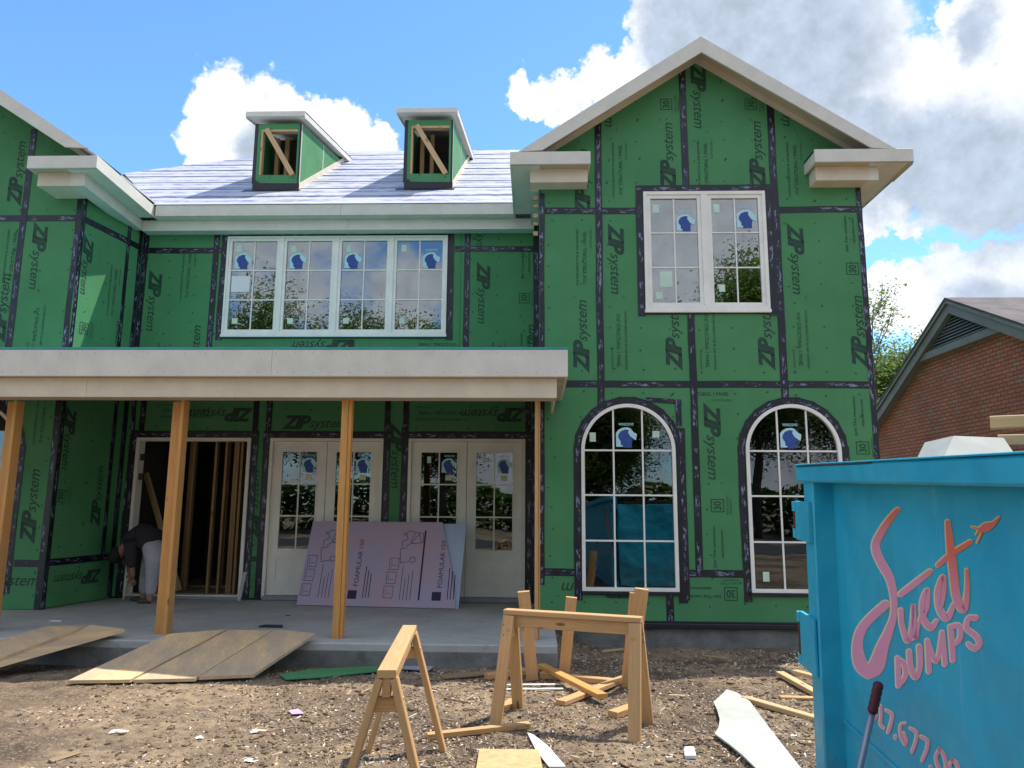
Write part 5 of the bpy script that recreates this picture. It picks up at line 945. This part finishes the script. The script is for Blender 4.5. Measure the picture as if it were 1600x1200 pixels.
# ------------------------------------------------------------------ PERSON
def person():
    Yp = 10.85; f = lambda px, py, dy=0: atY(px, py, Yp + dy)
    t = thing('person', 'worker in dark shirt and light grey trousers bending over beside the open doorway', 'person', (f(226, 938).x, Yp, .19))
    def skin(name, pts, edges, mat, sub=1):
        me = bpy.data.meshes.new(name); me.from_pydata([tuple(Vector(p[0]) - ORG[t]) for p in pts], edges, []); me.materials.append(M[mat])
        o = bpy.data.objects.new(name, me); C.objects.link(o); md = o.modifiers.new('s', 'SKIN'); sv = me.skin_vertices[0].data
        for i, p in enumerate(pts): r = p[1]; sv[i].radius = (r, r) if not isinstance(r, tuple) else r
        sv[0].use_root = True; ss = o.modifiers.new('d', 'SUBSURF'); ss.levels = sub + 1; ss.render_levels = sub + 1
        bpy.context.view_layer.update(); me2 = bpy.data.meshes.new_from_object(o.evaluated_get(bpy.context.evaluated_depsgraph_get())); o.modifiers.clear(); o.data = me2; me2.materials.clear(); me2.materials.append(M[mat])
        me2.polygons.foreach_set('use_smooth', [True] * len(me2.polygons)); o.parent = t; ORG[o] = ORG[t]; return o
    hip = f(240, 852); ch_ = f(208, 838); nk = f(196, 852); hd = f(184, 868); a1 = f(222, 938, .12); a2 = f(233, 942, -.12)
    kn1 = f(229, 896, .10); kn2 = f(238, 898, -.12)
    sh1 = f(203, 850, -.17); sh2 = f(203, 847, .17); el1 = f(205, 878, -.2); el2 = f(200, 874, .2); w1_ = f(208, 902, -.12); w2_ = f(203, 898, .1)
    pts = [(hip, .10), (f(224, 840), .10), (ch_, .10), (nk, .055), (hd, .085), (f(180, 876), .075),
           (sh1, .05), (el1, .045), (w1_, .033), (sh2, .05), (el2, .045), (w2_, .033), (f(238, 862, .09), .05), (kn1, .045), (a1, .045), (f(242, 862, -.1), .05), (kn2, .045), (a2, .045)]
    body = skin('body', pts, [(0, 1), (1, 2), (2, 3), (3, 4), (4, 5), (2, 6), (6, 7), (7, 8), (2, 9), (9, 10), (10, 11), (0, 12), (12, 13), (13, 14), (0, 15), (15, 16), (16, 17)], 'skin')
    skin('shirt', [(f(247, 852), .20), (f(236, 843), .21), (f(220, 838), .22), (ch_, .21), (f(199, 848), .10), (sh1, .10), (el1, .075), (f(206, 888, -.17), .06), (sh2, .10), (el2, .075)], [(0, 1), (1, 2), (2, 3), (3, 4), (3, 5), (5, 6), (6, 7), (3, 8), (8, 9)], 'dark_shirt')
    skin('trousers', [(f(236, 838), .14), (f(245, 852), .20), (f(240, 868, .09), .16), (kn1, .10), (f(224, 930, .12), .075), (f(243, 868, -.1), .16), (kn2, .10), (f(235, 932, -.12), .075)], [(0, 1), (1, 2), (2, 3), (3, 4), (1, 5), (5, 6), (6, 7)], 'trousers')
    skin('hair', [(hd + Vector((.07, 0, .05)), .08), (hd + Vector((.0, 0, .045)), .125), (f(181, 874) + Vector((-.02, 0, .035)), .12), (f(178, 880) + Vector((-.03, 0, .0)), .07)], [(0, 1), (1, 2), (2, 3)], 'hair')
    for wr, el in ((w1_, el1), (w2_, el2)):
        d = (wr - el).normalized(); pa = wr + d * .05; P = [(wr, .026), (pa, .034)]; E_ = [(0, 1)]
        for k, l in enumerate((.07, .08, .075, .06)):
            b_ = pa + Vector(((k - 1.5) * .014, (k - 1.5) * .016, -.01)); P += [(b_ + d * .03, .0085), (b_ + d * l * .8 + Vector((-.012, 0, 0)), .0075), (b_ + d * l + Vector((-.03, 0, 0)), .0065)]; n_ = len(P); E_ += [(1, n_ - 3), (n_ - 3, n_ - 2), (n_ - 2, n_ - 1)]
        P += [(wr + d * .03 + Vector((-.035, -.02, 0)), .010), (wr + d * .06 + Vector((-.055, -.02, 0)), .008)]; n_ = len(P); E_ += [(0, n_ - 2), (n_ - 2, n_ - 1)]
        skin('hand', P, E_, 'skin', 0)
    for a_ in (a1, a2): skin('shoe', [(Vector((a_.x + .03, a_.y, .235)), .045), (Vector((a_.x - .08, a_.y - .01, .225)), .038), (Vector((a_.x - .17, a_.y - .015, .222)), .032)], [(0, 1), (1, 2)], 'shoe')
person()
b = MB(); b.bar((0, 0, 0), (.03, .0, .95), .03, .02); o = b.build('spirit_level', 'sticker_yellow'); pz = atZ(193, 938, .19); o.location = (pz.x - .02, 11.1, .195); o.rotation_euler = (0, math.radians(6), 0); tag(o, 'thin yellowish strip of lumber held upright by the bending worker', 'strip'); o.name = 'wood_strip'
# ------------------------------------------------------------------ DUMPSTER
O_ = Vector((1.495, 4.35, 1.837)); U_ = Vector((-.121, -2.2, -.084)).normalized(); I_ = Vector((2.2, -.121, 0)).normalized(); V_ = I_.cross(U_).normalized()
if V_.z < 0: V_ = -V_
dump = bpy.data.objects.new('dumpster', None); C.objects.link(dump); dump.matrix_world = Matrix(((U_.x, I_.x, V_.x, O_.x), (U_.y, I_.y, V_.y, O_.y), (U_.z, I_.z, V_.z, O_.z), (0, 0, 0, 1))); ORG[dump] = Vector((0, 0, 0))
tag(dump, 'bright blue steel dumpster with pink Sweet Dumps lettering at the right edge', 'dumpster')
def db(name, mat, *a, ch=.006, parent=None): b = MB(); b.box(*a, ch); return b.build(name, mat, parent or dump)
LN, WD, RC = 5.4, 2.35, .13
db('top_rail', 'dumpster_paint', 0, LN, 0, .12, -.092, 0, ch=.01); db('corner_post', 'dumpster_paint', .06, .22, .02, RC + .03, -1.72, -.093, ch=.008)
db('side_panel', 'dumpster_paint', .06, LN, RC, RC + .02, -1.72, -.02, ch=0); db('bottom_rail', 'dumpster_paint', .0, LN, .03, RC + .03, -1.85, -1.721)
db('rail_lip', 'dumpster_paint', .0, LN, -.005, .125, .0015, .009, ch=.002); db('rail_gap', 'rust', .02, 1.1, -.0035, .02, -.004, .001, ch=0)
db('top_rail', 'dumpster_paint', 0, LN, WD - .12, WD, -.092, 0, ch=.01); db('side_panel', 'dumpster_paint', .06, LN, WD - RC, WD - RC + .02, -1.72, -.02, ch=0)
db('door', 'dumpster_paint', -.03, .03, .16, WD - .12, -1.8, -.2, ch=.004); db('floor', 'rust', .03, LN, RC + .02, WD - RC, -1.8, -1.75, ch=0); db('front_panel', 'dumpster_paint', LN - .03, LN, RC + .02, WD - RC, -1.72, -.02, ch=0)
for z0, z1 in ((-.42, -.20), (-1.12, -.82)):
    h = db('hinge', 'dumpster_paint', -.055, .20, .0, .018, z0, z1, ch=.004)
    db('hinge_pin', 'dumpster_paint', -.085, -.045, -.01, .03, z0 + .01, z0 + .06, parent=h); db('hinge_pin', 'rust', -.08, -.05, -.005, .02, z0 + .061, z1 - .061, parent=h); db('hinge_pin', 'dumpster_paint', -.085, -.045, -.01, .03, z1 - .06, z1 - .005, parent=h)
b = MB(); b.bar((.24, RC - .004, -1.20), (LN, RC - .004, -1.62), .008, .02); 
db('panel_seam', 'dumpster_paint', .24, LN, RC - .012, RC - .0005, -1.335, -1.318, ch=.003)
Minv = dump.matrix_world.inverted(); PN = I_; P0 = O_ + I_ * RC
def dp(px, py, off=.0):
    h = Minv @ hit(px, py, P0, PN); return Vector((h.x, RC - .001 - off, h.z))
def catmull(P, n=7):
    out = []; 
    for i in range(len(P) - 1):
        a, b_, c, d = P[max(i - 1, 0)], P[i], P[i + 1], P[min(i + 2, len(P) - 1)]
        for k in range(n):
            t_ = k / n; out.append(tuple(.5 * ((2 * b_[j]) + (-a[j] + c[j]) * t_ + (2 * a[j] - 5 * b_[j] + 4 * c[j] - d[j]) * t_ ** 2 + (-a[j] + 3 * b_[j] - 3 * c[j] + d[j]) * t_ ** 3) for j in range(3)))
    out.append(P[-1]); return out
LC = [0]
def ribbon(b, P, grow, off, shift=(0, 0)):
    LC[0] += 1; off = off + LC[0] % 23 * .00003
    P = catmull([(p[0] + shift[0], p[1] + shift[1], p[2] + grow) for p in P]); L1, R1 = [], []
    for i, (x, y, w_) in enumerate(P):
        a = P[max(i - 1, 0)]; c = P[min(i + 1, len(P) - 1)]; d = Vector((c[0] - a[0], c[1] - a[1])); d.normalize(); n_ = Vector((-d.y, d.x)) * w_ / 2; L1.append((x + n_.x, y + n_.y)); R1.append((x - n_.x, y - n_.y))
    poly = None
    for i in range(len(P) - 1):
        q = [dp(*L1[i], off), dp(*L1[i + 1], off), dp(*R1[i + 1], off), dp(*R1[i], off)]; b.face(q)
    for (x, y, w_) in (P[0], P[-1]):
        b.face([dp(x + w_ / 2 * math.cos(t_), y + w_ / 2 * math.sin(t_), off + .00002) for t_ in [2 * math.pi * k / 12 for k in range(12)]])
Z = lambda L: [(1320 + x / 3.872, 780 + y / 3.872, w_ * .86 / 3.872) for x, y, w_ in L]
SW_S = [Z([(325, 65, 30), (270, 130, 44), (205, 235, 52), (190, 300, 54), (220, 380, 56), (275, 480, 54), (300, 590, 44), (300, 700, 44), (270, 800, 60), (230, 900, 85), (195, 1010, 110), (150, 1050, 90)]),
        Z([(150, 1050, 90), (100, 1000, 90), (80, 900, 72), (100, 800, 64), (160, 720, 60), (250, 640, 60)]),
        Z([(345, 575, 40), (430, 510, 44), (520, 440, 36)])]
SWEET = [Z([(345, 675, 34), (350, 760, 34), (385, 860, 36), (405, 800, 26), (420, 640, 24), (425, 740, 30), (430, 845, 36), (450, 760, 24), (470, 700, 22)]),
         Z([(485, 700, 30), (505, 640, 30), (505, 550, 30), (475, 620, 36), (480, 720, 40), (525, 780, 44), (560, 740, 30)]),
         Z([(590, 640, 30), (605, 560, 30), (600, 470, 30), (568, 560, 42), (580, 670, 46), (625, 720, 48), (665, 640, 30)]),
         Z([(627, 140, 30), (640, 260, 50), (660, 430, 56), (680, 590, 56), (725, 670, 50), (745, 560, 32), (742, 430, 20)]), Z([(570, 400, 32), (650, 335, 40), (765, 260, 30)])]
DUMPS = [Z([(325, 965, 34), (328, 1050, 34), (330, 1130, 34)]), Z([(325, 970, 30), (365, 1000, 34), (372, 1070, 34), (330, 1130, 30)]),
         Z([(395, 925, 36), (405, 1020, 36), (435, 1080, 36), (460, 1010, 36), (455, 895, 36)]),
         Z([(505, 860, 34), (515, 1045, 34)]), Z([(505, 860, 30), (560, 985, 30), (595, 815, 30)]), Z([(595, 810, 34), (612, 1000, 34)]),
         Z([(645, 775, 36), (660, 975, 36)]), Z([(645, 775, 32), (700, 770, 34), (700, 850, 34), (655, 885, 30)]),
         Z([(800, 720, 34), (755, 725, 36), (745, 785, 36), (800, 830, 38), (820, 880, 38), (790, 905, 36), (755, 880, 32)])]
ROCK = [Z([(820, 190, 30), (860, 170, 62), (905, 150, 34), (938, 112, 14)]), Z([(820, 180, 14), (775, 170, 10)]), Z([(835, 205, 14), (808, 265, 10)]), Z([(815, 200, 12), (800, 215, 10)])]
Z2 = lambda L: [(1340 + x / 7.5, 1040 + y / 7.5, w_ * .86 / 7.5) for x, y, w_ in L]
PHN = [Z2([(235, 500, 30), (200, 550, 34), (225, 600, 40), (190, 640, 34), (205, 580, 30), (245, 510, 28)]), Z2([(280, 480, 38), (285, 600, 38), (280, 690, 38), (320, 740, 30)]), Z2([(345, 525, 30), (415, 580, 40), (400, 690, 44), (370, 785, 44)]), Z2([(450, 830, 36), (456, 855, 36)]),
       Z2([(570, 680, 32), (515, 700, 34), (515, 820, 36), (570, 930, 38), (580, 880, 34), (545, 790, 30)]), Z2([(630, 740, 34), (700, 790, 40), (690, 900, 44), (650, 1015, 44)]), Z2([(755, 835, 36), (830, 890, 42), (820, 990, 46), (770, 1115, 46)]),
       Z2([(865, 1190, 38), (875, 1200, 38)]), Z2([(970, 985, 42), (930, 1080, 44), (960, 1200, 44), (1020, 1290, 44), (1050, 1180, 44), (1020, 1050, 42), (970, 985, 40)]), Z2([(1120, 1110, 40), (1090, 1200, 44), (1120, 1330, 44), (1190, 1380, 44), (1200, 1250, 44), (1170, 1150, 42), (1120, 1110, 40)]),
       Z2([(1300, 1300, 40), (1270, 1380, 44), (1310, 1520, 44), (1380, 1560, 44), (1390, 1430, 44), (1350, 1330, 42), (1300, 1300, 40)])]
for nm, grp, gy in (('painted_letter', SW_S, 2.2), ('painted_word', SWEET, 2.0), ('painted_word', DUMPS, 2.2), ('painted_rocket', ROCK, 1.6), ('painted_number', PHN, 1.6)):
    b = MB()
    for s_ in grp: ribbon(b, s_, gy + .6, .0006, (-.9, -.7))
    yb = b.build(nm, 'print_yellow', dump)
    b = MB()
    for s_ in grp: ribbon(b, s_, -.3, .0016)
    pb = b.build('pink_fill', 'print_pink', yb)
# tool leaning
gA = hit(1372, 1072, P0 - PN * .22, PN); gB = hit(1340, 1215, P0 - PN * .30, PN); d = (gA - gB); 
foot = gB - d.normalized() * ((gB.z - gz(gB.x, gB.y)) / d.normalized().z)
tool = thing('pry_bar_tool', 'grey metal pole with a maroon rubber grip leaning beside the dumpster', 'tool', tuple(foot)); d.normalize()
tp = gA + d * .01; b = MB(); b.tube([foot, gA - d * .10], .0125, 14); b.build('pole', 'steel_pole', tool, smooth=True)
b = MB(); pts = [gA - d * .105 + d * .0115 * k for k in range(11)]; b.tube(pts + [pts[-1] + d * .006], [.0175 + .0022 * (k % 2) for k in range(11)] + [.010], 14); b.build('grip', 'handle_grip', tool, smooth=True)
# load on the dumpster
def put_lumber(label, x0, y0, x1, y1, Y, w, t_): 
    p = atY(x0, y0, Y); q = atY(x1, y1, Y - .25); lumber('lumber_offcut', label, 'board', p, q, w, t_, 'pale_lumber', 'lumber sticking out of the dumpster')
put_lumber('pale lumber end sticking up above the dumpster rim, upper one', 1549, 661, 1720, 655, 3.6, .09, .06); put_lumber('pale lumber end above the dumpster rim, lower one under the other', 1561, 688, 1720, 686, 3.5, .05, .05)
p = atY(1530, 712, 3.3); b = MB(); Q0 = [atY(1474, 716, 3.3), atY(1590, 716, 3.3), atY(1568, 684, 3.4), atY(1490, 681, 3.4)]; b.prism([q - p for q in Q0], (.05, .35, 0))
b.face([Q0[0] - p + Vector((-.0, -.06, -.06)), Q0[1] - p + Vector((0, -.06, -.06)), Q0[1] - p, Q0[0] - p]); o = b.build('foam_block', 'cement_sheet'); o.location = p; tag(o, 'pale foam block heaped above the dumpster rim', 'foam block')
p = atY(1470, 712, 3.0); b = MB(); b.box(-.05, 1.6, -.1, 1.1, -.6, -.0); o = b.build('debris_heap', 'dark_interior'); o.location = p + Vector((.25, .1, -.09)); tag(o, 'dark heap of rubbish filling the dumpster below its rim', 'rubbish')
# ------------------------------------------------------------------ NEIGHBOUR HOUSE
NX = 8.5; nh = thing('brick_house', 'red brick neighbouring house with grey louvred gable vent and shingled roof', 'house', (NX, 15, 0))
pk = atX(1485, 467, NX); lf_ = atX(1380, 630, NX); rt = atX(1600, 505, NX); s_b = (pk.z - lf_.z) / (lf_.y - pk.y); s_f = (pk.z - rt.z) / (pk.y - rt.y)
s_ = s_b * .99
yb_, yf_ = pk.y + 5.6, pk.y - 4.6; zb_, zf_ = pk.z - s_b * 5.6, pk.z - s_f * 4.6
b = MB(); b.prism([(NX + .12, yf_ + .2, -.3), (NX + .12, yb_ - .2, -.3), (NX + .12, yb_ - .2, zb_ + .1), (NX + .12, pk.y, pk.z - .2), (NX + .12, yf_ + .2, zf_ + .05)], (.2, 0, 0)); b.build('brick_wall', 'brick', nh)
b = MB(); b.prism([(NX - .12, pk.y, pk.z + .03), (NX - .12, yf_, zf_ + .03), (NX + 14, yf_, zf_ + .03), (NX + 14, pk.y, pk.z + .03)], (0, 0, -.05)); b.build('roof', 'shingle_roof', nh)
b = MB(); b.prism([(NX - .12, pk.y, pk.z + .03), (NX - .12, yb_, zb_ + .03), (NX + 14, yb_, zb_ + .03), (NX + 14, pk.y, pk.z + .03)], (0, 0, -.05)); b.build('roof', 'shingle_roof', nh)
for ye, ze in ((yf_, zf_), (yb_, zb_)):
    for w0, w1_, xo in ((.02, .09, -.11), (.085, .30, -.07)):
        b = MB(); b.prism([(NX + xo, pk.y, pk.z - w0), (NX + xo, ye, ze - w0), (NX + xo, ye, ze - w1_), (NX + xo, pk.y, pk.z - w1_)], (.025, 0, 0)); b.build('rake_board', 'grey_trim', nh)
    b = MB(); b.prism([(NX - .045, pk.y, pk.z - .28), (NX - .045, ye, ze - .28), (NX + .2, ye, ze - .28), (NX + .2, pk.y, pk.z - .28)], (0, 0, -.015)); b.build('rake_soffit', 'grey_trim', nh)
za = pk.z - .31; zv = (atX(1439, 552, NX).z + atX(1550, 510, NX).z) / 2
yl = lambda z: pk.y + (za - z) / s_b; yr = lambda z: pk.y - (za - z) / s_f
v0, v1, v2 = Vector((NX + .05, pk.y, za)), Vector((NX + .05, yl(zv), zv)), Vector((NX + .05, yr(zv), zv))
b = MB(); b.prism([v0, v1, v2], (.03, 0, 0)); b.build('vent_back', 'vent_dark', nh)
ns = 9
for k in range(ns):
    f0 = k / ns; z = zv + (v0.z - zv) * (f0 + .25 / ns); fr_ = (z - zv) / (v0.z - zv); ya = v1.y + (v0.y - v1.y) * fr_; yb2 = v2.y + (v0.y - v2.y) * fr_
    if abs(ya - yb2) < .06: continue
    b = MB(); b.prism([(NX + .045, ya, z + .035), (NX + .045, yb2, z + .035), (NX - .0, yb2, z - .012), (NX - .0, ya, z - .012)], (.004, 0, .008)); b.build('vent_slat', 'vent_slat', nh)
zf = (atX(1427, 567, NX).z + atX(1572, 518, NX).z) / 2
b = MB(); b.prism([(NX - .02, yl(zv - .02), zv - .02), (NX - .02, yl(zf), zf), (NX - .02, yr(zf), zf), (NX - .02, yr(zv - .02), zv - .02)], (.12, 0, 0)); b.build('vent_frieze', 'grey_trim', nh)
b = MB(); b.box(NX + .32, NX + 13, yf_ + .3, yf_ + .5, -.3, zf_); b.box(NX + .32, NX + 13, yb_ - .5, yb_ - .3, -.3, zb_); b.build('side_wall', 'brick', nh)
# ------------------------------------------------------------------ TREES
def tree(label, base, h, cr, mat, leaves, ls, loose=.5, name='tree', group=None, trunk=.15, clumps=16, seed=1):
    rnd = random.Random(seed); base = Vector(base); t = thing(name, label, 'tree', tuple(base), group=group)
    b = MB(); top = base + Vector((rnd.uniform(-.3, .3), rnd.uniform(-.3, .3), h * .8)); n_ = 6; P = [base.lerp(top, k / n_) + Vector((rnd.uniform(-.08, .08), rnd.uniform(-.08, .08), 0)) * (k > 0) for k in range(n_ + 1)]
    b.tube(P, [trunk * (1 - .85 * k / n_) for k in range(n_ + 1)], 8); cen = []
    for k in range(clumps):
        f_ = rnd.uniform(.35, 1); s0 = base.lerp(top, f_ * .95); a = rnd.uniform(0, 6.28); rr = cr * rnd.uniform(.35, 1.0) * (1.1 - .45 * f_); e = s0 + Vector((math.cos(a) * rr, math.sin(a) * rr, rnd.uniform(.1, .45) * h * .4)); mid = s0.lerp(e, .5) + Vector((rnd.uniform(-.2, .2), rnd.uniform(-.2, .2), rnd.uniform(-.1, .2)))
        b.tube([s0, mid, e], [trunk * .3 * (1.2 - f_), trunk * .16, trunk * .05], 5); cen.append((s0, mid, e))
    b.build('trunk', 'bark', t, smooth=True)
    b = MB(); V = []; Fc = []
    for i in range(leaves):
        s0, mid, e = rnd.choice(cen); f_ = rnd.random() ** .6; c = (s0.lerp(mid, f_ * 2) if f_ < .5 else mid.lerp(e, f_ * 2 - 1)); sp_ = cr * loose * .5
        c = c + Vector((rnd.gauss(0, sp_), rnd.gauss(0, sp_), rnd.gauss(0, sp_ * .8))) ; a = Vector((rnd.uniform(-1, 1), rnd.uniform(-1, 1), rnd.uniform(-.6, .6))).normalized(); q = a.cross(Vector((rnd.uniform(-1, 1), rnd.uniform(-1, 1), 1))).normalized(); s_ = ls * rnd.uniform(.6, 1.4); i0 = len(V)
        V += [c - a * s_, c + q * s_ * .5, c + a * s_, c - q * s_ * .45]; Fc.append((i0, i0 + 1, i0 + 2, i0 + 3))
    me = bpy.data.meshes.new('crown'); me.from_pydata([tuple(v - ORG[t]) for v in V], [], Fc); me.materials.append(M[mat]); o = bpy.data.objects.new('crown', me); C.objects.link(o); o.parent = t; return t
pT = atY(1395, 560, 27); tree('broad leafy green tree between the green house and the brick gable', (pT.x, 27, 0), 8.4, 3.0, 'leaf', 70000, .06, .34, seed=3, clumps=60, group='trees behind the houses')
pT = atY(1380, 560, 22); tree('tall airy tree with sparse pale leaves against the clouds', (pT.x - .2, 22, 0), 9.4, 1.35, 'leaf_pale', 2600, .055, .26, seed=11, clumps=26, trunk=.09, group='trees behind the houses')
for i, (x, y, h, r) in enumerate(((-17, -20, 15.5, 4.5), (-11, -21, 14.5, 4), (-5.5, -22, 14, 4), (11, -18, 16, 4.6), (17, -21, 15, 5), (-22, -22, 14, 5), (4, -26, 10, 4))):
    tree(('tall leafy tree across the road behind the viewpoint, far left', 'tall leafy tree across the road, left of the reflected row middle', 'leafy tree across the road reflected low in the wide window', 'tallest leafy tree across the road, reflected in the gable window', 'broad leafy tree across the road, right of the tallest', 'outermost leafy tree across the road at the left end', 'small leafy tree set back across the road near the middle')[i], (x, y, 0), h, r, 'leaf', 60000, .10, .42, seed=30 + i, clumps=34, trunk=.25, group='street trees across the road')

# row of shrub leaves added across the road to darken low window reflections
rnd = random.Random(5); V = []; Fc = []
for i in range(9000):
    x = rnd.uniform(-24, 24); c = Vector((x, -27 + rnd.gauss(0, .8), rnd.random() ** .7 * (3.0 + 1.2 * noise.noise((x * .3, 0, 0))))); a = Vector((rnd.uniform(-1, 1), rnd.uniform(-1, 1), rnd.uniform(-.6, .6))).normalized(); q = a.cross(Vector((rnd.uniform(-1, 1), rnd.uniform(-1, 1), 1))).normalized(); k = .3; i0 = len(V)
    V += [c - a * k, c + q * k * .5, c + a * k, c - q * k * .5]; Fc.append((i0, i0 + 1, i0 + 2, i0 + 3))
me = bpy.data.meshes.new('added_hedge'); me.from_pydata(V, [], Fc); me.materials.append(M['leaf']); o = bpy.data.objects.new('added_hedge', me); C.objects.link(o); tag(o, 'long dark row of leaves added across the road to darken window reflections', 'added_hedge')
